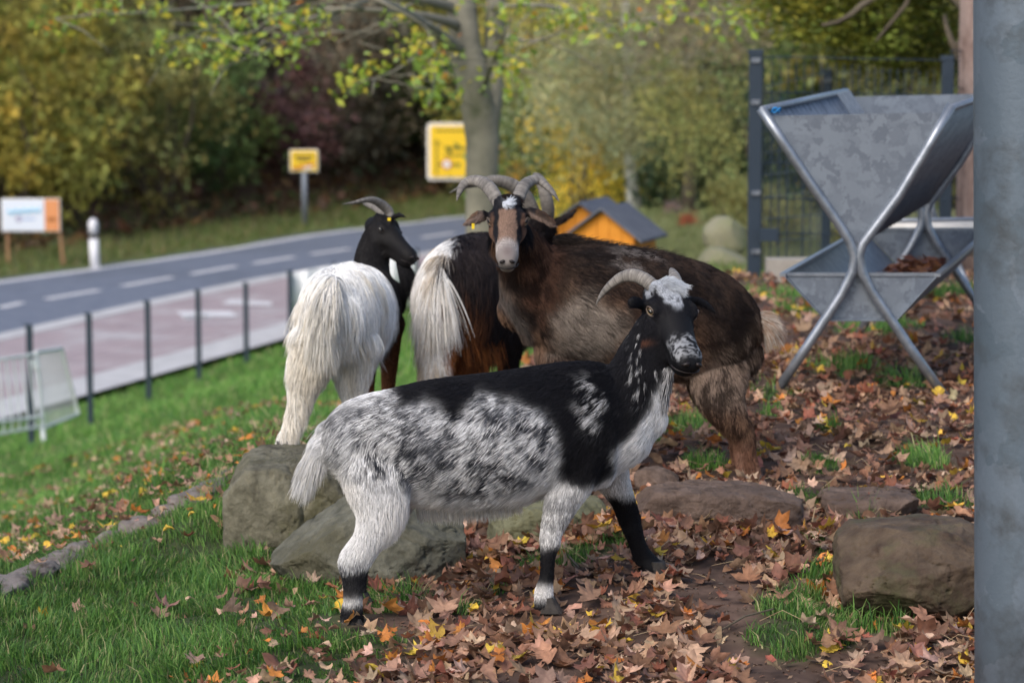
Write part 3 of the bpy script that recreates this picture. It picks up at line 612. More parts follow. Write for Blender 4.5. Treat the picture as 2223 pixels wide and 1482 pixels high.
# ------------------------------------------------------------------ mesh fence
def mesh_fence():
    H0 = 16.0
    def post(px, py0, Y, w, label, clips, group='anthracite posts of the mesh fence'):
        top = P(px, py0, Y); b = G(px, Y, -.05); t = empty('fence_post', b, label, 'fence post', group)
        mb = MB(); mb.box((top+b)/2, (w/2, w*.4, (top[2]-b[2])/2)); o = mb.obj('post_tube', m_anth, t); bv = o.modifiers.new('b', 'BEVEL'); bv.width = .006; bv.segments = 2
        MB().box(top+[0, 0, .012], (w/2+.004, w*.4+.004, .014)).obj('cap', m_anth, t)
        for py in clips:
            q = P(px, py, Y); MB().box(q+[0, -w*.4-.006, 0], (.026, .006, .013)).add([], []).obj('clip', m_tubem, t)
            for s in (-.018, .018): MB().tube([q+[s, -w*.4-.018, -.006], q+[s, -w*.4-.018, .012]], .006, 6).obj('bolt', m_tubem, t)
    post(1640, 118, H0, .075, 'tall anthracite fence post with silver clips left of the feeder', (131, 222, 418, 545))
    post(1796, 158, 20.5, .07, 'shorter anthracite gate post behind the left rim of the feeder', (175,))
    post(2056, 130, 17.2, .07, 'anthracite fence post at the left of the pinkish trunk', ())
    def panel(a0, a1, h0, h1, n, label, rails, rr=.0032, name='mesh_panel'):
        """a0,a1 base points; vertical wires and double horizontal wires"""
        t = empty(name, (np.array(a0)+np.array(a1))/2, label, 'fence panel', 'wire mesh fence panels')
        a0 = np.array(a0); a1 = np.array(a1); proto = None
        for i in range(n+1):
            s = i/n; p = a0+(a1-a0)*s; hh = h0+(h1-h0)*s
            if proto is None:
                mb = MB(); mb.tube([p, p+[0, 0, hh*.5], p+[0, 0, hh]], rr, 6); proto = mb.obj('wire', m_anth, t)
            else:
                c = proto.copy(); COL.objects.link(c); c.location = tuple(p-a0)
        for k in range(rails):
            f_ = k/(rails-1)
            for dy in (-.006, .006): MB().tube([a0+[0, dy, h0*f_+.002], a1+[0, dy, h1*f_+.002]], rr*1.1, 6).obj('rail', m_anth, t)
    zt = P(1660, 124, H0)[2]; b0 = G(1656, H0, .05); b1 = G(2056, 17.1, .05)
    panel(b0, b1, zt-b0[2], P(2056,132,17.1)[2]-b1[2], 24, 'anthracite wire mesh panel from the tall clipped post to the pinkish trunk', 7)
    c1 = G(2060, 17.3, .05); c2 = G(2330, 19, .05); panel(c1, c2, 1.35, 1.35, 18, 'anthracite wire mesh panel running behind the pinkish trunk', 7)
    d0 = G(1660, 16.7, .1); d1 = G(1790, 20.4, .1); panel(d0, d1, P(1660,190,16.7)[2]-d0[2], P(1790,158,20.4)[2]-d1[2], 26, 'anthracite mesh gate leading back to the shorter gate post', 9)
    e1 = G(2050, 23, .1); e0 = G(1800, 20.6, .1); panel(e0, e1, P(1800,160,20.6)[2]-e0[2], 1.45, 22, 'far anthracite mesh panel behind the gate post', 7)
    # low concrete footing and latch
    f0 = P(1728, 590, 15.6); MB().box(f0, (.165, .06, .075)).obj('concrete_footing', m_concrete); o = bpy.data.objects['concrete_footing']; props(o, 'low pale concrete footing at the foot of the mesh fence', 'footing')
    MB().box(P(1668,510,15.9), (.05, .02, .035)).obj('latch_box', m_anth); props(bpy.data.objects['latch_box'], 'small dark latch box on the mesh gate beside the tall post', 'latch')
mesh_fence()

# ------------------------------------------------------------------ lawn posts, barrier, banner
for i, (px, y0, y1, Y) in enumerate(((60,707,850,37.6),(190,682,842,41),(318,655,808,43.6),(428,631,770,46.2),(532,616,744,48.6),(628,590,722,51),(735,575,700,53.2))):
    b = G(px, Y, -.1); top = P(px, y0, Y); t = empty('lawn_post', b, 'slim dark grey metal post at the foot of the lawn, ' + ('behind the steel barrier','first right of the barrier','second right of the barrier','third right of the barrier','fourth right of the barrier','beside the white banner','behind the white-rumped goat')[i], 'post', 'row of slim posts along the walkway')
    mb = MB(); mb.box((b+top)/2, (.042, .03, (top[2]-b[2])/2)); mb.obj('post_shaft', m_anth, t); MB().box(top+[0,0,.01], (.048, .036, .012)).obj('cap', m_anth, t)
a = P(632,592,51.05); b = P(905,545,53); gz0 = G(632,51.05,.02)
m_ban = M('white_mesh_banner', (.76,.79,.82), (.84,.86,.88), 4, .8)
V, Fc = [], []; n = 40
for i in range(n+1):
    s = i/n; tp = a+(b-a)*s; bt = np.array([tp[0], tp[1], P(0, 722-s*58, tp[1])[2]]); k = np.array([0, .05*math.sin(s*37)+.03*math.sin(s*90), 0]); V += [tp+k, (tp+bt)/2+k*1.4, bt+k]
t = empty('banner_fence', gz0, 'white sheet banner along the walkway fence behind the goats', 'banner')
o = obj('sheet', V, [(3*i+j, 3*i+j+1, 3*i+j+4, 3*i+j+3) for i in range(n) for j in (0, 1)], m_ban, t, sm=True); q = o.modifiers.new('s', 'SOLIDIFY'); q.thickness = .008
for s in (0, .33, .66, 1):
    tp = a+(b-a)*s; MB().tube([[tp[0], tp[1]+.1, Hs(tp[0], tp[1])-.1], tp+[0, .1, .05]], .03, 8).obj('post', m_anth, t)
def barrier():
    Y = 33.0; m_bar = M('barrier_zinc', (.66,.70,.72), (.74,.77,.79), 8, .5, .05)
    t = empty('crowd_barrier', G(30, Y), 'silver steel crowd barrier standing askew on the lawn at the left edge', 'barrier')
    Q = lambda px, py, d=0: P(px, py, Y+d)
    tl, tr_, br, bl = Q(-90,792,-1), Q(78,768), Q(92,925), Q(-80,955,-1)
    MB().tube([bl, tl, tr_, br], .022, 8).obj('frame', m_bar, t); MB().tube([Q(-80,925,-1), Q(95,903)], .018, 8).obj('lower_rail', m_bar, t); MB().tube([bl, br], .016, 8).obj('bottom_rail', m_bar, t)
    for i in range(1, 10):
        s = i/10; a = tl+(tr_-tl)*s; b = Q(-80,925,-1)+(Q(95,903)-Q(-80,925,-1))*s; MB().tube([a, b], .012, 6).obj('bar', m_bar, t)
        c = bl+(br-bl)*s; MB().tube([b, c], .012, 6).obj('bar', m_bar, t)
    # hinged end leaf turned away, fine mesh
    t2 = empty('barrier_panel', G(130, Y), 'fine silver mesh panel hinged at the right end of the crowd barrier', 'barrier')
    a, b, c, d = Q(78,765), Q(134,756,1.2), Q(170,898,1.6), Q(92,930)
    MB().tube([a, b, c, d, a], .022, 8).obj('frame', m_bar, t2)
    for i in range(1, 12):
        s = i/12; MB().tube([a+(b-a)*s, d+(c-d)*s], .009, 4).obj('wire', m_bar, t2)
    MB().tube([Q(74,780), Q(80,800)], .05, 8).obj('hinge', m_bar, t2)
    MB().tube([d, G(88, Y-.2)], .03, 8).obj('foot', m_bar, t2)
barrier()

# ------------------------------------------------------------------ signs
def plate(mb, c, hw, hh, d=.02, r=0.0, n=5):
    """upright plate facing the camera side (-Y), rounded corners"""
    pts = []
    for cx, cz, a0 in ((hw-r, hh-r, 0), (-hw+r, hh-r, 90), (-hw+r, -hh+r, 180), (hw-r, -hh+r, 270)):
        for k in range(n): a = math.radians(a0+90*k/(n-1)); pts.append((cx+r*math.cos(a), cz+r*math.sin(a)))
    m = len(pts); V = [(c[0]+x, c[1]-d/2, c[2]+z) for x, z in pts]+[(c[0]+x, c[1]+d/2, c[2]+z) for x, z in pts]
    mb.add(V, [tuple(range(m))[::-1], tuple(range(m, 2*m))]+[(i, (i+1) % m, m+(i+1) % m, m+i) for i in range(m)]); return mb
Y = 78.; c = P(660,349,Y); k = Y/F
t = empty('town_sign', G(660,Y), 'small yellow town sign on a grey post at the far road edge', 'road sign')
t.location = tuple(np.array([c[0], Y, Hs(c[0], Y)]))
plate(MB(), c, 31*k, 24*k, .03, 3*k).obj('sign_border', m_signw, t); plate(MB(), c-[0,.03,0], 28*k, 21*k, .03, 3*k).obj('sign_face', m_yel, t)
MB().box(c-[0,.052,-9*k], (20*k,.004,2.2*k)).obj('lettering', m_blk, t); MB().box(c-[0,.052,-1*k], (14*k,.004,1.6*k)).obj('lettering', m_blk, t)
MB().bar(c+[-24*k,-.056,-17*k], c+[24*k,-.056,-7*k], .004, 4*k).obj('red_stripe', m_red, t)
MB().box(c+[8*k,-.05,-14*k],(10*k,.003,4*k)).obj('lower_field', m_signw, t)
MB().tube([c+[0,.06,0], np.array([c[0],Y+.06,Hs(c[0],Y)-.1])], 6.2*k, 12).obj('post', M('sign_post_zinc', (.22,.25,.30), rough=.5, metal=.3), t, sm=True)
Y = 72.; k = Y/F; c = P(1003,329,Y)
t = empty('direction_sign', (c[0], Y, Hs(c[0], Y)), 'large yellow direction sign with white border behind the two-stemmed tree', 'road sign')
plate(MB(), c, 76*k, 62*k, .04, 8*k).obj('sign_border', m_signw, t); plate(MB(), c-[0,.04,0], 69*k, 55*k, .04, 6*k).obj('sign_face', m_yel, t)
q = lambda px, py: P(px, py, Y)-np.array([0,.066,0])
m_dim = M('sign_black_faded', (.30,.23,.02), rough=.5)
for (x0,y0,x1,y1,w_) in ((948,303,948,378,5),(940,310,956,310,3),(965,322,1060,322,7),(965,337,1050,337,6),(945,283,1050,283,5),(952,357,1000,357,7)):
    MB().bar(q(x0,y0), q(x1,y1)+np.array([1e-4,0,0]), .004, w_*k, Z=(0,0,1)).obj('lettering', m_dim, t) if y0 == y1 else MB().bar(q(x0,y0), q(x1,y1), w_*k, .004, Z=(0,1,0)).obj('arrow_line', m_dim, t)
def disc(c, r, d=.01, n=24):
    return MB().add([c+np.array([r*math.cos(i*2*math.pi/n), -d/2, r*math.sin(i*2*math.pi/n)]) for i in range(n)]+[c+np.array([r*math.cos(i*2*math.pi/n), d/2, r*math.sin(i*2*math.pi/n)]) for i in range(n)], [tuple(range(n)), tuple(range(n, 2*n))[::-1]]+[(i, (i+1) % n, n+(i+1) % n, n+i) for i in range(n)])
disc(q(970,356)-[0,.012,0], 11*k).obj('red_ring', m_red, t); disc(q(970,356)-[0,.024,0], 8.5*k).obj('white_disc', m_signw, t)
for px in (1030, 1062): MB().tube([P(px,329,Y)+[0,.08,0], [P(px,329,Y)[0], Y+.08, Hs(c[0],Y)-.2]], .05, 8).obj('post', m_tubem, t, sm=True)
Y = 66.5; k = Y/F; c = P(67,467,Y)
gz = Hs(c[0], Y)
t = empty('advertising_board', (c[0], Y, gz), 'white and orange advertising board on raw timber legs at the verge', 'board')
plate(MB(), c, 64*k, 36*k, .05, 1*k).obj('board_panel', m_signw, t)
plate(MB(), c+[-16*k,-.035,0], 46*k, 33.5*k, .02, 1*k).obj('white_poster', M('poster_white', (.72,.78,.88), rough=.5), t)
plate(MB(), c+[46*k,-.035,0], 15.5*k, 34*k, .02, 1*k).obj('orange_poster', M('poster_orange', (.72,.30,.12), rough=.5), t)
m_lb = M('print_light_blue', (.30,.62,.82), rough=.5)
pts = [c+np.array([(x_)*k, -.05, (10+3*math.sin(x_*.35)+x_*.08)*k]) for x_ in range(-50, 24, 2)]; MB().tube(pts, 3.2*k, 5).obj('lettering', m_lb, t)
disc(c+[-26*k,-.05,-8*k], 7*k).obj('emblem', M('print_grey', (.4,.4,.55), rough=.5), t); MB().box(c+[-4*k,-.05,-8*k], (14*k,.003,2.4*k)).obj('lettering', M('print_pale_blue', (.4,.52,.75), rough=.5), t)
MB().box(c+[46*k,-.05,-9*k], (9*k,.003,4.5*k)).obj('orange_mark', M('print_brown', (.4,.14,.04), rough=.5), t)
for x0, x1 in ((12,17),(122,137)):
    b = P(x1,548,Y); b[2] = Hs(b[0], b[1])-.05; MB().bar(P(x0,440,Y)+[0,.06,0], b+[0,.06,0], .075, .05, Z=(0,1,0)).obj('leg', m_woodpost, t)
Y = 66.; c = P(203,558,Y); gz = Hs(c[0], Y); t = empty('roadside_post', (c[0], Y, gz), 'white plastic roadside marker post with black band beside the verge', 'marker post')
tz = P(203,474,Y)[2]; hz = tz-gz; m_pw = M('white_plastic', (.75,.76,.8), rough=.4)
MB().tube([(c[0]+.03, Y, gz-.05), (c[0]+.015, Y, gz+hz*.60)], .115, 12).obj('shaft', m_pw, t, sm=True)
MB().tube([(c[0]+.015, Y, gz+hz*.60), (c[0]+.01, Y, gz+hz*.70)], .105, 12).obj('black_band', m_blk, t, sm=True)
MB().tube([(c[0]+.01, Y, gz+hz*.70), (c[0]+.005, Y, gz+hz*.9), (c[0], Y, gz+hz*.97), (c[0], Y, gz+hz)], [.115,.118,.085,.03], 12).obj('head', m_pw, t, sm=True)

# ------------------------------------------------------------------ little goat houses
def house(px, py_e, Y, w, L, h, roofh, yaw, label):
    """gable front towards the camera-left; px,py_e: front eave centre"""
    e = P(px, py_e, Y); gz = Hs(e[0], Y)-.05; t = empty('goat_house', (e[0], Y, gz+.05), label, 'animal house', 'small orange goat houses')
    cy, sy = math.cos(yaw), math.sin(yaw); X = np.array([cy, sy, 0]); Z = np.array([0, 0, 1.]); D = np.array([-sy, cy, 0])
    C0 = e.copy(); f = lambda a, d, z: C0+X*a+D*d+Z*z
    zb = gz-e[2]
    nb = 5
    for d0 in (0, L):
        for i in range(nb):   # boards of the gable
            a0 = -w/2+w*i/nb+.002; a1 = -w/2+w*(i+1)/nb-.002; th = .012*(1 if d0 == 0 else -1)
            zt0 = roofh*(1-abs(a0)/(w/2)); zt1 = roofh*(1-abs(a1)/(w/2)); V = []
            for dd in (0, th): V += [f(a0, d0+dd, zb), f(a1, d0+dd, zb), f(a1, d0+dd, zt1), f(0 if a0 < 0 < a1 else (a0+a1)/2, d0+dd, roofh if a0 < 0 < a1 else (zt0+zt1)/2), f(a0, d0+dd, zt0)]
            obj('gable_board', V, [(0,1,2,3,4), (9,8,7,6,5)]+[(j, (j+1) % 5, 5+(j+1) % 5, 5+j) for j in range(5)], m_orange, t)
    for s in (-1, 1):
        MB().box(f(s*(w/2-.008), L/2, zb/2), (.008, L/2, -zb/2), X).obj('side_wall', m_orange, t)
        a, b = f(0, -.06, roofh+.02), f(s*(w/2+.07), -.06, -.055); up = np.array([0, 0, .018])
        V = [a, a+D*(L+.12), b+D*(L+.12), b]; V = V+[q+up for q in V]
        obj('roof_side', V, [(0,1,2,3), (4,7,6,5), (0,4,5,1), (1,5,6,2), (2,6,7,3), (3,7,4,0)], m_slate, t)
    # door opening board
    V = [f(-.09, -.015, zb), f(.09, -.015, zb), f(.09, -.015, zb*.45), f(-.09, -.015, zb*.45)]; obj('doorway', V, [(0,1,2,3)], m_blk, t)
    return t
house(1309, 507, 20.0, .47, .5, .4, .15, math.radians(-20), 'orange wooden goat house with grey roof, right one of the pair')
house(1262, 492, 21.0, .5, .55, .4, .15, math.radians(-20), 'orange wooden goat house with grey roof, left one of the pair')
# ------------------------------------------------------------------ goats
def dense(S, sub=5):
    S = np.asarray(S, float); n = len(S); out = []
    Q = np.vstack([2*S[0]-S[1], S, 2*S[-1]-S[-2]])
    for i in range(n-1):
        p0, p1, p2, p3_ = Q[i:i+4]
        for k in range(sub):
            t = k/sub; out.append(.5*((2*p1)+(-p0+p2)*t+(2*p0-5*p1+4*p2-p3_)*t*t+(-p0+3*p1-3*p2+p3_)*t**3))
    out.append(S[-1]); out = np.array(out)
    out[:, 3:5] = np.maximum(out[:, 3:5], np.min(S[:, 3:5], axis=0)*.9); return out
def loft(S, ref=(0, 0, 1), n=22, sub=5, caps=True):
    D = dense(S, sub); c = D[:, :3]; T = np.gradient(c, axis=0); T /= np.linalg.norm(T, axis=1)[:, None]
    ref = np.array(ref, float); rings = []; ext_ = []
    def ring(ci, Ti, a, b):
        U = ref-Ti*ref.dot(Ti); U /= np.linalg.norm(U); Sv = np.cross(Ti, U); th = np.linspace(0, 2*math.pi, n, endpoint=False)[:, None]
        return ci+U*a*np.cos(th)+Sv*b*np.sin(th)
    a0, b0 = D[0, 3:5]; a1, b1 = D[-1, 3:5]; e0, e1 = min(a0, b0), min(a1, b1)
    for k in (.92, .7, .4): rings.append(ring(c[0]-T[0]*e0*k, T[0], a0*math.sqrt(1-k*k), b0*math.sqrt(1-k*k)))
    for i in range(len(D)): rings.append(ring(c[i], T[i], D[i, 3], D[i, 4]))
    for k in (.4, .7, .92): rings.append(ring(c[-1]+T[-1]*e1*k, T[-1], a1*math.sqrt(1-k*k), b1*math.sqrt(1-k*k)))
    V = np.concatenate(rings+[[c[0]-T[0]*e0], [c[-1]+T[-1]*e1]]); m = len(rings); Fc = []
    for i in range(m-1):
        for j in range(n): Fc.append((i*n+j, i*n+(j+1) % n, (i+1)*n+(j+1) % n, (i+1)*n+j))
    q = m*n
    for j in range(n): Fc.append((q, (j+1) % n, j)); Fc.append((q+1, (m-1)*n+j, (m-1)*n+(j+1) % n))
    return V, Fc, c, T, D[:, 3:5]
def SX(*rows):
    """rows (px, py, Y, a in photo pixels, b in metres) -> metric sections"""
    return [(*P(px, py, Y), a*Y/F, b) for px, py, Y, a, b in rows]
def head_mat(poll, nose, roll_up=(0, 0, 1), L=.235, wd=1.0):
    poll = np.array(poll); nose = np.array(nose); X = nose-poll; s = np.linalg.norm(X)/L; X = X/np.linalg.norm(X)
    Z = np.array(roll_up, float); Z = Z-X*Z.dot(X); Z /= np.linalg.norm(Z); Yv = np.cross(Z, X)
    return np.stack([X, Yv*wd, Z], 1)*s, poll, s, wd
def hx(Mh, p): R, o, s, _ = Mh; return np.asarray(p, float)@R.T+o
def head_lofts(Mh):
    def hs(rows): return [(*hx(Mh, r[:3]), r[3]*Mh[2], r[4]*Mh[2]*Mh[3]) for r in rows]
    z = Mh[0][:, 2]/Mh[2]; out = []
    out.append((hs([(-.035,0,-.050,.040,.036),(0,0,-.044,.050,.047),(.035,0,-.043,.050,.049),(.065,0,-.047,.049,.046),(.10,0,-.052,.044,.040),(.14,0,-.056,.037,.036),(.175,0,-.059,.033,.034),(.203,0,-.062,.032,.036),(.222,0,-.066,.025,.030)]), z))
    out.append((hs([(0,0,-.085,.030,.036),(.05,0,-.098,.030,.034),(.10,0,-.096,.024,.024),(.15,0,-.094,.021,.024),(.20,0,-.096,.019,.027),(.220,0,-.094,.014,.022)]), z))
    for s in (-1, 1):
        out.append((hs([(.035,.040*s,-.018,.013,.012),(.055,.046*s,-.018,.012,.012),(.075,.043*s,-.024,.010,.010)]), z))   # brow ridge
        out.append((hs([(.04,.038*s,-.055,.022,.018),(.075,.040*s,-.062,.020,.014),(.11,.030*s,-.066,.014,.010)]), z))        # cheek bone
        out.append((hs([(.208,.014*s,-.050,.014,.012),(.226,.012*s,-.052,.012,.011)]), z))   # nostril wings
        out.append((hs([(-.01,.022*s,-.004,.019,.019),(.008,.020*s,.000,.015,.016)]), z))     # horn base
    return out
def horn(name, rows, parent, m, cr=.16, ridges=30):
    """rows px,py,Y,halfwidth px: ringed tapering horn"""
    S = [(*P(px, py, Y), a*Y/F, a*Y/F*.8) for px, py, Y, a in rows]; D = dense(S, 24); c = D[:, :3]; T = np.gradient(c, axis=0); T /= np.linalg.norm(T, axis=1)[:, None]
    L = np.r_[0, np.cumsum(np.linalg.norm(np.diff(c, axis=0), axis=1))]; L /= L[-1]; n = 20; V = []; C_ = []
    ref = np.array([.2, 1, .1])
    for i in range(len(D)):
        U = ref-T[i]*ref.dot(T[i]); U /= np.linalg.norm(U); Sv = np.cross(T[i], U); ref = U
        ph = L[i]**.85*ridges+.35*math.sin(L[i]*41)+.2*math.sin(L[i]*97); rg = 1+.028*(1-L[i]*.8)*(abs((ph % 1)-.5)*2-.5)+.012*math.sin(ph*2.3)
        for j in range(n):
            th = 2*math.pi*j/n; kk = 1+cr*.5*max(0, math.cos(th-2.2))**6
            V.append(c[i]+(U*math.cos(th)*D[i, 4]+Sv*math.sin(th)*D[i, 3])*rg*kk)
            d = (abs((ph % 1)-.5)*2); C_.append(np.array([.255,.235,.215])*(.62+.32*d)*(.8+.4*((int(ph)*37) % 11)/11)*(1-.25*max(0, L[i]-.75)*4)*(.85+.3*((i*7+j*3) % 5)/5*.4))
    Fc = [(i*n+j, i*n+(j+1) % n, (i+1)*n+(j+1) % n, (i+1)*n+j) for i in range(len(D)-1) for j in range(n)]
    V.append(c[-1]+T[-1]*.004); C_.append(C_[-1]); q = len(V)-1; Fc += [((len(D)-1)*n+j, (len(D)-1)*n+(j+1) % n, q) for j in range(n)]
    return obj(name, V, Fc, m, parent, sm=True, col=np.array(C_))
m_horn = MA('horn_keratin', .6, .35, noise=.25, nscale=90)
def to_px(p, Y0):
    """side-plane coordinates of the animal, in photo pixels at its own mean distance"""
    x = p[:, 0]; z = p[:, 2]; zc = (z-CAMZ)/Y0; v = (zc*ct+st)/(ct-zc*st); dy = ct+v*st
    return np.stack([1111.5+F*x/Y0*dy, 741-F*v], 1)
def poly(pxy, pts, warp=None, soft=8.):
    """soft inside mask of a polygon"""
    pts = np.array(pts, float); x, y = pxy[:, 0], pxy[:, 1]
    if warp is not None: x = x+warp[0]; y = y+warp[1]
    ins = np.zeros(len(x), bool); best = np.full(len(x), 1e9)
    for a, b in zip(pts, np.roll(pts, -1, 0)):
        c = ((a[1] > y) != (b[1] > y)) & (x < (b[0]-a[0])*(y-a[1])/((b[1]-a[1])+1e-9)+a[0]); ins ^= c
        d = b-a; t = np.clip(((x-a[0])*d[0]+(y-a[1])*d[1])/max(d.dot(d), 1e-9), 0, 1); best = np.minimum(best, np.hypot(x-a[0]-t*d[0], y-a[1]-t*d[1]))
    return 1/(1+np.exp(-np.where(ins, best, -best)/soft*2.5))
def hair(name, pts, rad, col, parent, m):
    N, K, _ = pts.shape; cu = bpy.data.hair_curves.new(name); cu.add_curves([K]*N)
    o0 = np.array(parent.location) if parent is not None else 0
    cu.position_data.foreach_set('vector', (pts-o0).astype(np.float32).ravel())
    a = cu.attributes.new('radius', 'FLOAT', 'POINT'); a.data.foreach_set('value', rad.astype(np.float32).ravel())
    c = np.ones((N, 4), np.float32); c[:, :3] = col; a = cu.attributes.new('col', 'FLOAT_COLOR', 'CURVE'); a.data.foreach_set('color', c.ravel())
    cu.materials.append(m); o = bpy.data.objects.new(name, cu); COL.objects.link(o)
    if parent is not None: o.parent = parent
    return o
def lerp(a, b, t): return a+(b-a)*t
EYES = []
def build_goat(name, base, lofts, hlofts, colour, Y0, label, vox, nh, lens, seed, wid=.00042, clump=.35, hoofs=(), tufts=(), ears=()):
    """lofts: list of (sections, ref, hairlen m, droop 0..1). First row of each is where the hair starts from."""
    r = np.random.default_rng(seed); V, Fc = [], []; cen, dirs, hl, dr, rad_ = [], [], [], [], []
    for S, ref, hlen, droop in lofts:
        v, f, c, T, ab = loft(S, ref); Fc += [tuple(i+len(V) for i in q) for q in f]; V += list(v)
        cen.append(c); dirs.append(T); hl.append(np.full(len(c), hlen)); dr.append(np.full(len(c), droop)); rad_.append(np.sqrt(ab[:, 0]*ab[:, 1]))
    cen, dirs, hl, dr, rad_ = map(np.concatenate, (cen, dirs, hl, dr, rad_))
    me = mesh('goat_body', V, Fc); tmp = link('tmp', me)
    m1 = tmp.modifiers.new('r', 'REMESH'); m1.mode = 'VOXEL'; m1.voxel_size = vox; m1.adaptivity = 0
    m2 = tmp.modifiers.new('s', 'SMOOTH'); m2.iterations = 5; m2.factor = .5
    dg = bpy.context.evaluated_depsgraph_get(); ev = tmp.evaluated_get(dg); bm_ = bpy.data.meshes.new_from_object(ev)
    n = len(bm_.vertices); vv = np.empty(n*3); bm_.vertices.foreach_get('co', vv); vv = vv.reshape(-1, 3)
    bm_.calc_loop_triangles(); tri = np.empty(len(bm_.loop_triangles)*3, np.int32); bm_.loop_triangles.foreach_get('vertices', tri); tri = tri.reshape(-1, 3)
    bpy.data.objects.remove(tmp)
    g = obj(name, vv, tri, m_skin, None, origin=base, sm=True, col=colour(vv, np.zeros_like(vv), r)*.55)
    props(g, label, 'goat', 'goats on the terrace')
    # roots
    a, b, c = vv[tri[:, 0]], vv[tri[:, 1]], vv[tri[:, 2]]; cr = np.cross(b-a, c-a); ar = np.linalg.norm(cr, axis=1)
    fn = cr/np.maximum(ar, 1e-12)[:, None]
    vnrm = np.zeros_like(vv)
    for k in range(3): np.add.at(vnrm, tri[:, k], cr)
    vnrm /= np.maximum(np.linalg.norm(vnrm, axis=1), 1e-12)[:, None]
    back = fn[:, 1] > .55     # away from the viewer's side: thinner coat is enough there
    pr = ar*np.where(back, .35, 1.); hc = a
    for mat_, dens in hlofts: # denser short hair on the head
        lc = (hc-mat_[1])@np.linalg.inv(mat_[0]).T; pr = pr*np.where((lc[:, 0] > -.03) & (lc[:, 0] < .26) & (np.abs(lc[:, 1]) < .09) & (lc[:, 2] > -.14) & (lc[:, 2] < .03), dens, 1)
    ti = r.choice(len(tri), nh, p=pr/pr.sum()); w1 = r.random((nh, 2)); w1 = np.where(w1.sum(1)[:, None] > 1, 1-w1, w1)
    W = np.c_[1-w1.sum(1), w1]; root = (vv[tri[ti]]*W[:, :, None]).sum(1); nr = (vnrm[tri[ti]]*W[:, :, None]).sum(1); nr /= np.linalg.norm(nr, axis=1)[:, None]
    keep = np.ones(nh, bool); LF = np.ones(nh)
    for mat_ in [q[0] for q in hlofts]:
        lc = (root-mat_[1])@np.linalg.inv(mat_[0]).T
        for sd_ in (-1, 1): keep &= np.linalg.norm(lc-np.array([.062, .055*sd_, -.029]), axis=1) > .0160
        for sd_ in (-1, 1): keep &= np.linalg.norm(lc-np.array([.232, .014*sd_, -.052]), axis=1) > .0085
        inh_ = (lc[:, 0] > -.02) & (lc[:, 0] < .26) & (np.abs(lc[:, 1]) < .07) & (lc[:, 2] > -.13) & (lc[:, 2] < .02)
        LF = np.where(inh_, np.interp(lc[:, 0], [0, .08, .17, .21, .24], [1.3, 1.0, .55, .28, .18]), LF)
        keep &= ~(inh_ & (lc[:, 0] > .18) & (np.abs(lc[:, 2]+.080) < .004)) & ~(inh_ & (lc[:, 0] > .222) & (np.abs(lc[:, 1]) < .022) & (lc[:, 2] > -.078))
    root, nr, LF = root[keep], nr[keep], LF[keep]; nh = len(root)
    # groom from nearest loft centres
    D_ = np.zeros((nh, 3)); LN = np.zeros(nh); DR = np.zeros(nh)
    for s in range(0, nh, 8000):
        rt = root[s:s+8000]; d2 = ((rt[:, None]-cen[None])**2).sum(2)/(rad_**2)[None]
        wt = np.exp(-np.clip((d2-d2.min(1)[:, None])*6, 0, 50)); wt /= wt.sum(1)[:, None]
        D_[s:s+8000] = wt@dirs; LN[s:s+8000] = wt@hl; DR[s:s+8000] = wt@dr
    LN = lens(root, LN)*LF
    down = np.array([0, 0, -1.]); d = D_*(1-DR[:, None]) + down*DR[:, None]
    nz = np.stack([vn(root*22+seed, 1), vn(root*22+seed, 2), vn(root*22+seed, 3)], 1)-.5
    nz2 = np.stack([vn(root*70+seed, 4), vn(root*70+seed, 5), vn(root*70+seed, 6)], 1)-.5
    d = d + nz*clump*1.4 + nz2*clump*1.0 + r.normal(size=(nh, 3))*.10
    d = d - nr*(d*nr).sum(1)[:, None]*.9; d /= np.maximum(np.linalg.norm(d, axis=1), 1e-6)[:, None]
    lift = (.34+.2*r.random(nh))[:, None]; L = (LN*(.65+.6*r.random(nh)))[:, None]
    K = 5; pts = np.empty((nh, K, 3)); pts[:, 0] = root-nr*.001; dirn = d+nr*lift*1.3; dirn /= np.linalg.norm(dirn, axis=1)[:, None]
    for k in range(1, K):
        pts[:, k] = pts[:, k-1]+dirn*L/(K-1); dirn = dirn+d*.18-nr*.14+down*(.05+np.clip(L*4.2, 0, .55)); dirn /= np.linalg.norm(dirn, axis=1)[:, None]
    prof = np.array([1, 1, .85, .6, .12]); rad = (wid*(.7+.6*r.random(nh)))[:, None]*prof[None]
    cc = colour(root, nr, r, True)*(.72+.56*r.random((nh, 1)))
    fo = hair('fur', pts, rad, cc, g, m_fur); fo['kind'] = 'stuff'
    # long tufts: tail, beard, topknot
    for tname, S, cnt, L0, colr, spread in tufts:
        Dn = dense(S, 6); T = np.gradient(Dn[:, :3], axis=0); T /= np.linalg.norm(T, axis=1)[:, None]; i = np.arange(cnt); fi = r.random(cnt)*(len(Dn)-1.001); i0_ = fi.astype(int); fr_ = (fi-i0_)[:, None]; T = T[i0_]*(1-fr_)+T[i0_+1]*fr_; Dn = Dn[i0_]*(1-fr_)+Dn[i0_+1]*fr_
        pr_ = r.normal(size=(cnt, 3)); pr_ -= T[i]*(pr_*T[i]).sum(1)[:, None]; pr_ /= np.linalg.norm(pr_, axis=1)[:, None]
        root_ = Dn[i, :3]+pr_*Dn[i, 3:4]*.8; K = 6; pt = np.empty((cnt, K, 3)); pt[:, 0] = root_; dn = (T[i]*.9-down*.55 if tname == 'mane' else down+T[i]*.12 if 'skirt' in tname or 'flank' in tname else T[i])+pr_*spread+r.normal(size=(cnt, 3))*.1
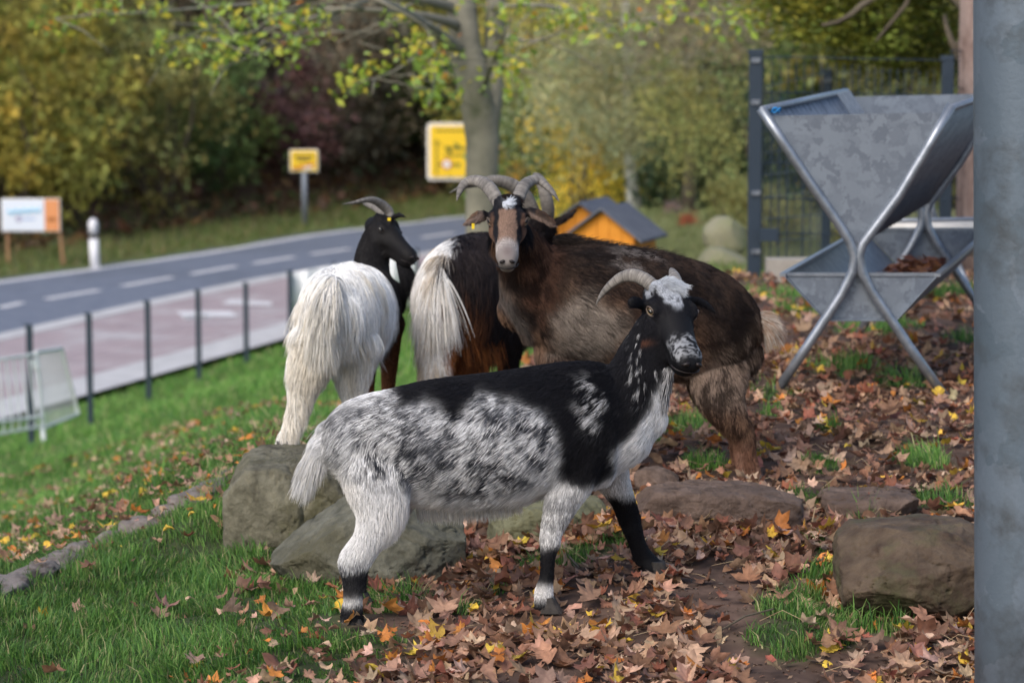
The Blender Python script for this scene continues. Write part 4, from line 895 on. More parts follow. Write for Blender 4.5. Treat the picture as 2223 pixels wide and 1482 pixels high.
        wv = (np.stack([vn(root_*26, 1), vn(root_*26, 2), vn(root_*26, 3)], 1)-.5)*.55; dn = dn+wv; dn /= np.linalg.norm(dn, axis=1)[:, None]; LL = (L0*(.5+.7*r.random(cnt)))[:, None]
        for k in range(1, K): pt[:, k] = pt[:, k-1]+dn*LL/(K-1); dn = dn+down*.16+(0 if 'skirt' in tname or 'flank' in tname else T[i]*.1); dn /= np.linalg.norm(dn, axis=1)[:, None]
        cl = np.array(colr)[r.integers(0, len(colr), cnt)]*(.75+.4*r.random((cnt, 1)))
        o = hair(tname, pt, (wid*1.3*(.7+.6*r.random(cnt)))[:, None]*np.array([1, 1, .9, .75, .5, .15])[None], cl, g, m_fur); o['kind'] = 'stuff'
    for c0, fw, tl in hoofs:   # cloven hoof: two toes
        c0 = np.array(c0, float); fw = np.array(fw, float); fw[2] = 0; fw /= np.linalg.norm(fw); sdv = np.array([-fw[1], fw[0], 0]); mb = MB()
        for s in (-1, 1):
            b0 = c0+sdv*s*.011
            sec = [(.0, .034, -.018, .012, .010), (.018, .045, -.02, .016, .011), (.04, .056, -.024, .022, .012)]
            V_ = []; nn_ = 10
            for z_, xf, xb, _, hw in sec:
                for j in range(nn_):
                    th = 2*math.pi*j/nn_; x_ = (xf if math.cos(th) > 0 else -xb)*math.cos(th)*(.62 if z_ == 0 else .7 if z_ < .03 else .8)
                    V_.append(b0+fw*x_*tl+sdv*hw*math.sin(th)+np.array([0, 0, .04-z_]))
            mb.add(V_, [(i*nn_+j, i*nn_+(j+1) % nn_, (i+1)*nn_+(j+1) % nn_, (i+1)*nn_+j) for i in range(2) for j in range(nn_)]+[tuple(range(nn_))[::-1], tuple(range(2*nn_, 3*nn_))])
        mb.obj('hoof', m_hoof, g, sm=False)
    return g
def face(g, Mh, sides=(1, -1), er=.0118, me_=None):
    lid_ = m_nos if me_ else m_lid; me_ = me_ or m_eye
    R, o_, s, wd = Mh
    for sd_ in sides:
        c = hx(Mh, (.060, .0500*sd_, -.030)); out = R[:, 1]/s/wd*sd_; fwd = R[:, 0]/s; up = R[:, 2]/s
        ax = out*.76+fwd*.46+up*.24; ax /= np.linalg.norm(ax); cc = c-ax*er*s*.15
        v, f = ICO3; obj('eye', v*er*s+cc, f, me_, g, sm=True)
        q = cc+ax*er*s*.90; b2 = fwd-ax*fwd.dot(ax); b2 /= np.linalg.norm(b2); b3 = np.cross(ax, b2)
        obj('pupil', v*s@np.stack([b2*.0075, b3*.0050, ax*.0024])*1.0+q, f, m_pupil, g, sm=True)
        # eyelids
        for k, hh in ((1, .0125), (-1, .0120)):
            th = np.linspace(-1.5, 1.5, 12); p = [cc+ax*er*s*(.62+.25*math.cos(t))+b2*math.sin(t)*er*s*1.18+b3*0+up*k*math.cos(t)*hh*s*.78 for t in th]
            MB().tube(p, .0024*s, 6).obj('eyelid', lid_, g, sm=True)
        p = [hx(Mh, q) for q in ((.240,.0075*sd_,-.053),(.2425,.012*sd_,-.053),(.2415,.0185*sd_,-.057),(.236,.0225*sd_,-.062))]
        MB().tube(p, [.0030*s,.0058*s,.0050*s,.002*s], 8).obj('nostril', m_nos, g, sm=True)
    p = [hx(Mh, q) for q in ((.208,.0325,-.0850),(.228,.0265,-.083),(.2405,.010,-.0815),(.2425,0,-.080),(.2405,-.010,-.0815),(.228,-.0265,-.083),(.208,-.0325,-.0850))]
    MB().tube(dense([(*q, 1, 1) for q in p], 4)[:, :3], .0020*s, 6).obj('mouth', m_nos, g, sm=True)
m_lid = M('eyelid_skin', (.10,.075,.06), rough=.45)
ICO3 = ico(3)
mix3 = lambda a, b, t: np.asarray(a)*(1-t[:, None])+np.asarray(b)*t[:, None]
WHT = np.array([.84,.84,.85]); BLK = np.array([.010,.010,.013]); CRM = np.array([.70,.62,.50])
def streak(p, k, s, seed, el=(1, 1, 1)): return fbm(p*k*np.array(el), seed, s)

# ---- A: speckled goat in front --------------------------------------------------
pollA = P(1452,628,7.19); noseA = P(1516,748,7.00)
upA = np.array([.30,-.53,.74]); MA_ = head_mat(pollA, noseA, upA, .232, 1.17)
def colA(p, nrm, r, fur=False):
    lg = np.where(p[:, 0] < -.15, np.where(p[:, 1] < 7.04, 6.88, 7.15), np.where(p[:, 1] < 7.14, 7.0, 7.29)); t_ = smooth(.40, .28, p[:, 2])
    q = to_px(p, 7.08*(1-t_)+lg*t_); n = len(p)
    w1 = (fbm(p*20, 3, 3)-.5)*52; w2 = (fbm(p*20, 9, 3)-.5)*52; wp = (w1, w2); w3 = (w1*.45, w2*.45)
    sh = p[:, 2]*.5; ps = np.stack([(p[:, 0]+sh)*1.35, p[:, 1], p[:, 2]*.8], 1); spk = fbm(ps*68, 14, 3); big = fbm(ps*17, 17, 3)
    # salt and pepper
    j = r.random(n) if fur else .5
    fine = fbm(ps*150, 15, 2); dk = smooth(.42, .60, big*.36+spk*.34+fine*.3+(j-.5)*.24+.008)*.94
    dk = np.maximum(dk, smooth(.555, .63, spk*.6+fbm(ps*36, 5, 2)*.4+(j-.5)*.16)*.95)
    dens = poly(q, [(700,880),(800,850),(950,830),(1150,820),(1240,860),(1230,1010),(1120,1085),(1000,1075),(900,1045),(840,1020),(760,1010),(700,960)], wp, 30)
    belly = poly(q, [(700,1010),(760,1000),(830,1030),(930,1090),(1080,1095),(1160,1060),(1250,1080),(1180,1400),(700,1400)], wp, 18)
    fore = poly(q, [(1165,1080),(1262,1060),(1240,1180),(1150,1190)], w3, 10); dens = np.maximum(dens, .55*fore); belly = belly*(1-fore); hock = poly(q, [(725,1215),(800,1205),(795,1262),(725,1262)], w3, 8); dens = np.maximum(dens, .8*hock); belly = belly*(1-hock); dk = dk*(.15+.95*dens)*(1-.8*belly)
    base = mix3(WHT, CRM, np.clip(belly*.35*(fbm(p*9, 71, 2)), 0, 1)); c = mix3(base, np.array([.035,.038,.048]), np.clip(dk, 0, 1))
    c = mix3(c, np.array([.30,.31,.34]), smooth(.45, .62, fbm(p*21, 25, 2))*.22*(.3+.7*dens))
    K = poly(q, [(835,800),(940,780),(1060,775),(1170,760),(1250,740),(1330,700),(1395,640),(1450,640),(1478,810),(1452,835),(1425,855),(1405,905),(1375,950),(1340,970),(1345,1015),(1310,1045),(1268,1052),(1225,1035),(1212,1000),(1222,945),(1195,880),(1155,855),(1115,846),(1050,838),(1022,858),(996,892),(975,872),(935,845),(880,862)], w3, 9)
    sd_ = .85*smooth(.52, .64, fbm(p*26, 33, 3)*.5+fbm(p*90, 34, 2)*.5+(j-.5)*.15)*poly(q, [(1262,825),(1310,815),(1325,880),(1300,925),(1262,900)], w3, 12); K = K*(1-sd_)
    nk = smooth(.60, .70, fbm(p*np.array([120, 120, 45]), 35, 3)+(j-.5)*.12)*poly(q, [(1375,700),(1420,690),(1450,850),(1400,890),(1365,840)], w3, 10); K = K*(1-.55*nk)
    ch = poly(q, [(1452,800),(1480,830),(1450,950),(1400,1040),(1330,1075),(1290,1060),(1345,1010),(1345,960),(1390,925),(1420,860)], w3, 8); K = K*(1-ch)
    K = np.maximum(K, poly(q, [(1120,1183),(1250,1176),(1245,1262),(1120,1270)], w3, 8)*(p[:, 0] < P(1262,1200,7)[0]))   # near fore cannon
    K = np.maximum(K, poly(q, [(1120,1300),(1280,1290),(1280,1400),(1120,1400)], w3, 8))
    far = (p[:, 1] > 7.17) & (q[:, 0] > 1270)
    K = np.maximum(K, np.where(far, smooth(1055, 1085, q[:, 1]+w1*.5), 0))
    K = np.maximum(K, poly(q, [(700,1238),(830,1228),(830,1288),(700,1296)], w3, 8)*.98)
    K = np.maximum(K, poly(q, [(690,1307),(840,1300),(840,1342),(770,1400),(740,1400),(770,1352),(690,1345)], w3, 8))
    c = mix3(c, BLK*(.7+.6*(j if fur else 1))[:, None] if fur else BLK, np.clip(K, 0, 1))
    # head
    h = (p-MA_[1])@np.linalg.inv(MA_[0]).T; inh = ((h[:, 0] > -.035) & (np.abs(h[:, 1]) < .075) & (h[:, 2] > -.125) & (q[:, 0] > 1395) & (q[:, 1] < 820)).astype(float)
    f = BLK[None]*np.ones((n, 1)); wx = (fbm(p*40, 41, 2)-.5)*.03
    top = smooth(.016, .0, h[:, 0]+wx*1.2)*smooth(-.055, -.03, h[:, 2])*smooth(.05, .04, np.abs(h[:, 1]))
    bl = smooth(.024, .012, np.abs(h[:, 1]+.006+wx)-.004+np.clip(h[:, 0], 0, 1)*.13)*smooth(.088, .06, h[:, 0]+wx)*smooth(-.03, -.015, h[:, 2])
    f = mix3(f, np.array([.55,.59,.66]), np.clip(np.maximum(top, bl)*(.72+.4*(j-.5 if fur else 0)), 0, 1)*smooth(.25, .5, fbm(p*90, 43, 2)+.1))
    muz = smooth(.148, .175, h[:, 0]+wx)*smooth(.235, .222, h[:, 0])*smooth(-.066, -.050, h[:, 2]+wx)*(1-np.exp(-(((h[:, 0]-.236)/.014)**2+(h[:, 1]/.02)**2))); mz = smooth(.46, .58, fbm(p*240, 45, 2)*.6+fbm(p*70, 46, 2)*.4+(j-.5)*.25)
    f = mix3(f, np.array([.50,.52,.56]), np.clip(muz*mz, 0, 1)*.9)
    tan = np.exp(-(((h[:, 0]-.115)/.007)**2+((h[:, 2]+.082)/.009)**2))*(np.abs(h[:, 1]) > .012); f = mix3(f, np.array([.13,.055,.032]), np.clip(tan*.8, 0, 1))
    ear = (poly(q, [(1350,630),(1405,645),(1412,690),(1350,690)], None, 3)+poly(q, [(1510,640),(1560,640),(1570,700),(1510,670)], None, 3)); f = mix3(f, BLK, np.clip(ear*1.5, 0, 1)); inh = np.maximum(inh, np.clip(ear*1.5, 0, 1))
    return mix3(c, f, inh)
YA = 7.05
lA = [
 (SX((1405,905,7.12,45,.05),(1372,915,7.12,88,.085),(1320,915,7.12,128,.11),(1250,925,7.10,142,.13),(1160,938,7.08,142,.148),(1060,950,7.05,140,.158),(960,957,7.03,136,.155),(870,958,7.01,120,.14),(800,955,7.0,98,.12),(742,968,7.0,74,.10),(712,975,7.0,40,.06)), (0,0,1), .026, .30),
 (SX((1438,690,7.17,42,.050),(1422,735,7.16,54,.056),(1402,785,7.15,67,.064),(1378,845,7.13,82,.078),(1345,900,7.12,96,.092)), (0,0,1), .020, .35),
 (SX((815,975,6.93,80,.045),(822,1050,6.91,74,.055),(822,1115,6.90,52,.045),(800,1170,6.89,33,.034),(770,1218,6.885,34,.027),(767,1255,6.88,25,.021),(766,1300,6.88,21,.020),(764,1336,6.88,26,.024),(766,1362,6.88,25,.024)), (1,0,0), .020, .5),
 (SX((815,975,7.10,80,.045),(832,1050,7.12,68,.05),(834,1105,7.13,46,.04),(815,1155,7.14,30,.03),(792,1195,7.15,22,.024),(782,1240,7.15,17,.018),(780,1285,7.15,16,.018),(780,1310,7.15,18,.019)), (1,0,0), .020, .5),
 (SX((1262,960,7.03,70,.05),(1238,1040,7.02,52,.042),(1218,1095,7.01,36,.034),(1199,1150,7.01,24,.027),(1195,1178,7.01,22,.025),(1190,1205,7.0,17,.019),(1187,1250,7.0,15.5,.018),(1181,1284,7.0,21,.022),(1181,1314,7.0,22,.023)), (1,0,0), .017, .5),
 (SX((1300,960,7.20,66,.05),(1325,1030,7.24,42,.04),(1350,1080,7.27,27,.03),(1366,1125,7.29,25,.026),(1374,1150,7.29,22,.022),(1386,1185,7.30,19,.020),(1400,1215,7.31,25,.023),(1424,1236,7.30,23,.022)), (1,0,0), .015, .5),
 (SX((716,930,7.0,22,.022),(697,960,6.99,18,.018),(680,995,6.98,14,.014),(668,1030,6.98,9,.009)), (0,1,0), .05, .5)]
for S, z in head_lofts(MA_): lA.append(([tuple(q) for q in S][::-1], z, .007, .15))
# ears
eA = [SX((1404,668,7.17,7,.012),(1392,660,7.15,11,.013),(1378,656,7.13,15,.010),(1368,658,7.12,13,.007)),
      SX((1496,650,7.21,8,.012),(1510,652,7.22,8,.010),(1520,655,7.225,9,.010),(1536,664,7.23,9,.007),(1551,678,7.23,4,.005))]
for S in eA: lA.append((S, (0,0,1), .007, .1))
def lenA(p, L):
    q = to_px(p, 7.05); thin = poly(q, [(850,1060),(1180,1060),(1180,1160),(850,1160)], None, 15)
    L = L*(1+1.0*thin)*(1+.5*poly(q, [(720,1050),(900,1050),(860,1200),(740,1200)], None, 20)); L = L*np.interp(p[:, 2], [.03, .12, .28, .4], [.45, .5, .8, 1]); return np.where(((p-MA_[1])@np.linalg.inv(MA_[0]).T)[:, 0] > .1, np.where(q[:, 0] > 1400, L*.8, L), L)
baseA = P(980,1350,7.0); baseA[2] = 0.0
gA = build_goat('goat', baseA, lA, [(MA_, 3.2)], colA, 7.08, 'black and white speckled goat standing side-on in front of all the others', .0065, 165000, lenA, 1,
  wid=.00042, clump=.30,
  hoofs=[(P(767,1374,6.88), (1,-.2,0), 1), (P(779,1318,7.15), (1,0,0), 1), (P(1184,1328,7.0), (1,-.15,0), 1), (P(1424,1250,7.30), (1,-.2,0), 1.0)],
  tufts=[('tail_hair', SX((722,925,7.0,20,.02),(704,955,6.99,20,.018),(686,995,6.98,18,.015),(670,1030,6.98,12,.010)), 5200, .072, [(.72,.72,.72),(.6,.6,.62),(.78,.76,.72)], .22),
         ('topknot', SX((1425,626,7.20,8,.02),(1450,620,7.19,12,.02),(1480,628,7.19,8,.02)), 2400, .026, [(.6,.64,.70),(.5,.54,.6)], .9),
         ('skirt_hair', SX((905,1098,7.0,10,.05),(980,1100,7.02,10,.07),(1060,1095,7.04,10,.07),(1130,1080,7.05,10,.05)), 3600, .034, [(.72,.71,.69),(.62,.58,.52),(.5,.5,.5)], .25),
         ('beard', SX((1452,800,7.10,12,.012),(1440,850,7.10,16,.016),(1425,900,7.10,14,.012)), 900, .04, [(.5,.5,.52),(.3,.3,.32),(.02,.02,.02)], .3)])
horn('horn', [(1432,640,7.19,14),(1420,624,7.20,15),(1402,608,7.21,15),(1377,598,7.23,14.5),(1352,601,7.25,12.5),(1331,614,7.26,10),(1313,631,7.27,7.2),(1301,647,7.27,3.8),(1294,661,7.27,.6)], gA, m_horn)
horn('horn', [(1472,640,7.19,13),(1468,618,7.21,15),(1464,600,7.25,12),(1459,588,7.29,7),(1456,583,7.33,2)], gA, m_horn, ridges=16)
face(gA, MA_)

# ---- B: brown goat, face on ------------------------------------------------------
pollB = P(1102,440,8.20); noseB = P(1101,532,8.005); MB_ = head_mat(pollB, noseB, (0,-.53,.85), .235)
def colB(p, nrm, r, fur=False):
    q = to_px(p, 8.4); n = len(p); w1 = (fbm(p*9, 3, 3)-.5)*90; w2 = (fbm(p*9, 8, 3)-.5)*90; wp = (w1, w2); j = r.random(n) if fur else np.full(n, .5)
    f1 = fbm(p*np.array([50, 50, 28]), 51, 3)*.65+fbm(p*14, 52, 2)*.35; brn = mix3(np.array([.04,.022,.016]), np.array([.17,.10,.065]), smooth(.44, .56, f1+(j-.5)*.26))
    grey = mix3(np.array([.09,.075,.065]), np.array([.32,.275,.235]), smooth(.35, .65, f1+(j-.5)*.3)); dark = mix3(np.array([.012,.009,.009]), np.array([.042,.028,.022]), smooth(.45, .7, f1+(j-.5)*.25))
    c = brn
    G1 = poly(q, [(1190,640),(1290,610),(1340,690),(1290,780),(1200,770)], wp, 20); c = mix3(c, grey, G1*.9); c = mix3(c, grey, .45*poly(q, [(1290,620),(1450,640),(1470,790),(1290,790)], wp, 20)*smooth(.45, .6, fbm(p*30, 58, 2)))
    top = poly(q, [(1150,430),(1250,480),(1420,500),(1560,560),(1640,640),(1640,745),(1560,760),(1500,690),(1430,640),(1330,620),(1250,600),(1190,640),(1140,740),(1105,700),(1075,620),(1120,560),(1150,540)], wp, 22); c = mix3(c, dark, top*.95)
    pat = smooth(.60, .68, fbm(p*24, 57, 2))*poly(q, [(1140,640),(1230,620),(1230,720),(1150,720)], wp, 15); c = mix3(c, dark, pat)
    lt = smooth(.60, .70, fbm(p*20, 59, 3)+(j-.5)*.2)*poly(q, [(1320,545),(1430,545),(1430,600),(1330,600)], None, 15); c = mix3(c, np.array([.28,.25,.24]), lt*.7)
    hq = poly(q, [(1560,740),(1640,690),(1660,760),(1640,830),(1620,900),(1500,900),(1470,830)], wp, 18); c = mix3(c, mix3(np.array([.05,.036,.028]), np.array([.27,.205,.165]), smooth(.42, .6, f1+(j-.5)*.3)), hq*.85)
    lo = smooth(930, 990, q[:, 1]); c = mix3(c, mix3(np.array([.17,.085,.055]), np.array([.27,.15,.105]), smooth(.4, .6, f1)), lo)
    nk = poly(q, [(1150,470),(1215,500),(1210,640),(1160,690),(1130,620),(1140,560)], wp, 14); c = mix3(c, mix3(np.array([.035,.018,.013]), np.array([.13,.065,.042]), smooth(.4, .6, f1+(j-.5)*.2)), nk*.85)
    th = poly(q, [(1050,560),(1085,570),(1130,690),(1165,775),(1130,740),(1090,670),(1062,610)], (w1*.2, w2*.2), 8); c = mix3(c, np.array([.13,.12,.115]), th*.55)
    h = (p-MB_[1])@np.linalg.inv(MB_[0]).T; inh = ((h[:, 0] > -.04) & (np.abs(h[:, 1]) < .085) & (h[:, 2] > -.115) & (q[:, 0] < 1160) & (q[:, 1] < 612) & (p[:, 1] < 8.33)).astype(float)
    wx = (fbm(p*45, 61, 2)-.5)*.012; ay = np.abs(h[:, 1]+wx)
    f = np.tile(BLK*1.4, (n, 1)); f = mix3(f, np.array([.25,.165,.125])*(.85+.3*j)[:, None], smooth(.030, .024, ay+np.clip(.10-h[:, 0], 0, .1)*.04)*smooth(.040, .056, h[:, 0]+wx))
    f = mix3(f, np.array([.15,.085,.06]), smooth(.040, .046, ay+h[:, 0]*.03)*smooth(.05, .062, h[:, 0])); f = mix3(f, np.array([.14,.085,.06]), smooth(-.058, -.07, h[:, 2])*smooth(.02, .04, h[:, 0]))
    mz = smooth(.150, .180, h[:, 0]+wx*1.5); f = mix3(f, np.array([.42,.38,.36]), mz); nz_ = np.exp(-(((h[:, 0]-.215)/.022)**2+(h[:, 1]/.02)**2)); f = mix3(f, np.array([.26,.205,.20]), np.clip(nz_, 0, 1)*(h[:, 2] > -.075)*.9)
    wt = np.exp(-((h[:, 0]/.022)**2+(h[:, 1]/.014)**2)*1.2); f = mix3(f, np.array([.62,.66,.72]), np.clip(wt*1.3, 0, 1))
    for sd_ in (-1, 1): f = mix3(f, BLK, smooth(.030, .020, np.linalg.norm(h-np.array([.056, .052*sd_, -.034]), axis=1)))
    c = mix3(c, f, inh)
    ear = poly(q, [(998,500),(1003,478),(1050,448),(1062,470),(1040,496)], None, 3)+poly(q, [(1146,446),(1215,480),(1212,494),(1190,492),(1150,474)], None, 3); return mix3(c, np.array([.27,.20,.17])*(.8+.4*j)[:, None], np.clip(ear, 0, 1)*(p[:, 1] < 8.33))
lB = [
 (SX((1125,665,8.42,45,.06),(1165,655,8.42,105,.115),(1230,655,8.43,128,.15),(1320,665,8.45,132,.165),(1410,680,8.48,134,.175),(1490,698,8.50,130,.165),(1545,722,8.50,118,.14),(1588,752,8.50,90,.10),(1606,770,8.5,50,.06)), (0,0,1), .030, .28),
 (SX((1106,500,8.28,38,.045),(1122,530,8.32,52,.058),(1142,575,8.37,68,.075),(1165,625,8.41,90,.10),(1195,650,8.43,105,.12)), (0,0,1), .034, .35),
 (SX((1556,775,8.47,70,.05),(1562,850,8.42,56,.05),(1586,905,8.40,38,.042),(1612,945,8.40,26,.030),(1618,985,8.40,22,.025),(1624,1020,8.40,24,.025),(1630,1042,8.40,24,.025)), (1,0,0), .020, .45),
 (SX((1545,780,8.60,70,.06),(1555,850,8.61,52,.05),(1578,900,8.62,34,.036),(1600,940,8.62,22,.026),(1606,980,8.62,19,.022),(1612,1010,8.62,20,.022)), (1,0,0), .026, .5),
 (SX((1205,740,8.40,50,.04),(1205,820,8.36,34,.036),(1205,900,8.33,24,.028),(1206,980,8.33,19,.022),(1207,1052,8.33,20,.023)), (1,0,0), .022, .5),
 (SX((1235,740,8.52,58,.05),(1240,820,8.54,36,.04),(1243,900,8.55,22,.028),(1245,970,8.55,18,.022),(1246,1030,8.55,20,.023)), (1,0,0), .022, .5),
 (SX((1615,700,8.5,16,.020),(1634,696,8.49,17,.018),(1652,702,8.48,12,.013),(1664,712,8.48,6,.008)), (0,1,0), .045, .3)]
for S, z in head_lofts(MB_): lB.append(([tuple(q) for q in S][::-1], z, .008, .15))
for S in [SX((1054,468,8.22,10,.012),(1040,471,8.21,14,.012),(1022,480,8.20,11,.009),(1007,489,8.19,3,.005)), SX((1148,460,8.22,10,.012),(1165,464,8.20,12,.013),(1183,473,8.185,11,.012),(1198,484,8.18,10,.010),(1204,488,8.18,6,.007))]: lB.append((S, (0,0,1), .007, .2))
baseB = P(1420,1060,8.45); baseB[2] = Hs(baseB[0], 8.45)
def lenB(p, L):
    q = to_px(p, 8.4); ridge = smooth(.0, .03, p[:, 2]-np.interp(q[:, 0], [1100,1220,1330,1420,1500,1560,1600,1640], [P(0,y,8.45)[2] for y in (540,530,550,558,575,605,650,740)])); return L*(1+.45*ridge)
gB = build_goat('goat', baseB, lB, [(MB_, 3.0)], colB, 8.4, 'dark brown goat with curved horns and tan face looking straight at the camera', .0075, 120000, lenB, 2, wid=.0006, clump=.45,
  hoofs=[(P(1632,1056,8.40), (.6,-.8,0), 1.1), (P(1614,1026,8.62), (.6,-.8,0), 1.1), (P(1207,1066,8.33), (-.6,-.8,0), 1), (P(1246,1042,8.55), (-.6,-.8,0), 1)],
  tufts=[('topknot', SX((1078,440,8.22,8,.02),(1100,436,8.21,10,.02),(1124,440,8.22,8,.02)), 1500, .022, [(.018,.014,.014),(.03,.02,.018)], .8), ('white_blaze', SX((1092,440,8.18,4,.008),(1101,446,8.17,5,.009),(1108,440,8.18,4,.008)), 500, .02, [(.62,.66,.72)], .7),
         ('tail_hair', SX((1628,694,8.5,14,.015),(1648,698,8.49,15,.016),(1664,708,8.48,11,.012),(1672,722,8.48,7,.008)), 1500, .062, [(.40,.31,.25),(.30,.18,.12),(.55,.5,.44)], .55),
         ('mane', SX((1200,520,8.42,6,.012),(1255,536,8.43,6,.014),(1320,548,8.45,6,.014),(1390,557,8.47,6,.014),(1470,574,8.49,6,.014),(1550,612,8.5,6,.014),(1600,660,8.5,6,.014)), 6500, .046, [(.012,.010,.010),(.03,.022,.018),(.05,.035,.028)], .8)])
horn('horn', [(1086,446,8.21,13),(1078,432,8.23,15),(1063,409,8.27,15),(1044,395,8.31,13.4),(1021,393,8.33,11.5),(1004,404,8.32,9),(996,420,8.30,5.5),(992,435,8.29,1.2)], gB, m_horn, ridges=27)
horn('horn', [(1118,446,8.21,13),(1125,432,8.23,14),(1136,407,8.27,14),(1151,394,8.31,12.4),(1169,391,8.33,11.5),(1184,402,8.32,9.6),(1200,418,8.30,6.5),(1213,436,8.29,1.2)], gB, m_horn, ridges=27)
face(gB, MB_, er=.0125)
tg = MB().box(P(1027,491,8.17), (.004,.002,.008)).obj('ear_tag', m_tag, gB)

# ---- C: white-rumped goat seen from behind, black head in profile --------------------
pollC = P(833,474,9.50); noseC = P(912,530,9.36); MC_ = head_mat(pollC, noseC, (.45,-.1,1), .235)
def colC(p, nrm, r, fur=False):
    n = len(p); j = r.random(n) if fur else np.full(n, .5); w = (fbm(p*8, 3, 3)-.5)*.12
    c = mix3(np.array([.90,.90,.89]), np.array([.78,.73,.64]), smooth(.55, .85, fbm(p*np.array([18, 18, 3]), 66, 2)+(j-.5)*.25+.25*smooth(.75, .45, p[:, 2])))
    fr = smooth(9.10, 9.20, p[:, 1]+w + (p[:, 0]+.50)*.45)
    blk = mix3(np.array([.014,.013,.014]), np.array([.14,.055,.025]), smooth(.55, .35, p[:, 2]+w*.5)); c = mix3(c, blk*(.6+.8*j)[:, None], fr)
    return c
lC = [
 (SX((822,660,9.55,50,.06),(814,668,9.45,86,.085),(798,672,9.28,92,.095),(772,672,9.08,95,.105),(746,672,8.88,95,.108),(730,677,8.74,90,.10),(724,686,8.64,62,.07)), (0,0,1), .085, .8),
 (SX((838,492,9.50,34,.038),(822,520,9.49,38,.042),(808,560,9.47,44,.05),(806,610,9.46,58,.07),(812,650,9.46,70,.085)), (0,0,1), .028, .4),
 (SX((690,740,8.68,52,.06),(668,800,8.66,40,.05),(655,850,8.65,24,.034),(645,890,8.64,18,.026),(632,930,8.63,15,.022),(622,960,8.63,17,.022),(617,975,8.63,18,.022)), (1,0,0), .055, .85),
 (SX((765,740,8.74,50,.06),(765,800,8.74,38,.05),(768,850,8.74,22,.032),(772,900,8.74,16,.024),(772,960,8.74,14,.020),(772,1015,8.74,16,.022)), (1,0,0), .055, .85),
 (SX((842,700,9.40,34,.05),(845,770,9.40,22,.035),(843,840,9.40,15,.024),(842,910,9.40,13,.020),(842,965,9.40,14,.020)), (1,0,0), .025, .8),
 (SX((800,700,9.50,34,.05),(800,770,9.50,22,.035),(798,840,9.50,15,.024),(797,910,9.50,13,.020),(797,955,9.50,14,.020)), (1,0,0), .025, .8),
 (SX((722,612,8.62,22,.02),(708,650,8.56,20,.02),(702,690,8.54,17,.017),(702,725,8.54,10,.010)), (0,1,0), .09, .8)]
for S, z in head_lofts(MC_): lC.append(([tuple(q) for q in S][::-1], z, .010, .2))
lC.append((SX((850,474,9.46,6,.010),(862,468,9.43,8,.010),(874,468,9.40,7,.007),(882,474,9.38,3,.005)), (0,0,1), .008, .1))
lC.append((SX((836,476,9.56,6,.010),(826,470,9.60,8,.009),(818,470,9.63,3,.006)), (0,0,1), .008, .1))
baseC = P(760,960,9.0); baseC[2] = Hs(baseC[0], 9.0)
gC = build_goat('goat', baseC, lC, [(MC_, 2.0)], colC, 9, 'long-haired goat with white rump and black head, hind hoof on the upright stone', .0085, 70000, lambda p, L: L*np.where(p[:, 2] > .80, .75, 1)*np.where((p[:, 1] > 9.15), .35, 1), 3, wid=.0008, clump=.55,
  hoofs=[(P(616,984,8.62), (-.1,-1,0), .9), (P(772,1030,8.74), (0,1,0), 1), (P(842,978,9.40), (.2,1,0), 1), (P(797,968,9.50), (.2,1,0), 1)],
  tufts=[('tail_hair', SX((722,612,8.60,20,.02),(706,650,8.54,24,.02),(700,700,8.52,20,.02),(702,735,8.52,12,.012)), 3800, .11, [(.78,.76,.72),(.74,.70,.62)], .25),
         ('skirt_hair', SX((662,700,8.8,24,.035),(668,705,8.70,26,.04),(700,700,8.63,26,.04),(752,700,8.65,26,.04),(790,705,8.78,24,.04)), 4800, .10, [(.82,.80,.77),(.74,.67,.55),(.84,.83,.81)], .28),
         ('skirt_hair', SX((668,650,8.75,18,.03),(695,622,8.66,22,.035),(750,622,8.68,22,.035),(788,650,8.85,18,.03)), 4200, .12, [(.84,.83,.81),(.78,.73,.65)], .25),
         ('beard', SX((862,556,9.42,7,.01),(872,572,9.41,8,.012),(880,592,9.41,5,.006)), 1100, .095, [(.012,.012,.014)], .15)])
horn('horn', [(848,470,9.50,9),(842,456,9.50,10.5),(826,442,9.48,10),(808,434,9.45,8),(789,435,9.42,6),(768,440,9.40,4),(745,443,9.38,.8)], gC, m_horn)
horn('horn', [(836,470,9.54,8),(828,460,9.56,9),(814,450,9.60,8),(800,444,9.64,6.5),(790,442,9.70,3)], gC, m_horn)
face(gC, MC_, me_=m_pupil); MB().box(P(845,476,9.36), (.005,.003,.005)).obj('ear_tag', m_tag, gC)

# ---- D: long-haired white, black and rust goat behind ------------------------------
pollD = P(1172,470,9.95); noseD = P(1180,540,10.12); MD_ = head_mat(pollD, noseD, (0,.5,1), .235)
def colD(p, nrm, r, fur=False):
    q = to_px(p, 9.5); n = len(p); j = r.random(n) if fur else np.full(n, .5); w1 = (fbm(p*np.array([10, 10, 3]), 3, 3)-.5)*50
    c = mix3(np.array([.84,.83,.81]), np.array([.64,.53,.40]), smooth(.5, .75, fbm(p*np.array([18, 18, 3]), 66, 2)+(j-.5)*.2+.35*smooth(700, 800, q[:, 1])))
    bx = q[:, 0]+w1*.6-np.interp(q[:, 1], [480,520,560,640,720,800,1000], [1035,1000,968,955,958,975,985])
    dk = np.array([.022,.017,.018]); ru = np.array([.34,.12,.035]); low = smooth(600, 740, q[:, 1]+w1+(j-.5)*60)*smooth(1075, 1035, q[:, 0]+w1*.5)
    d = mix3(dk, ru, low*.85)*(.6+.8*j)[:, None]; return mix3(c, d, smooth(-6, 8, bx+(j-.5)*14))
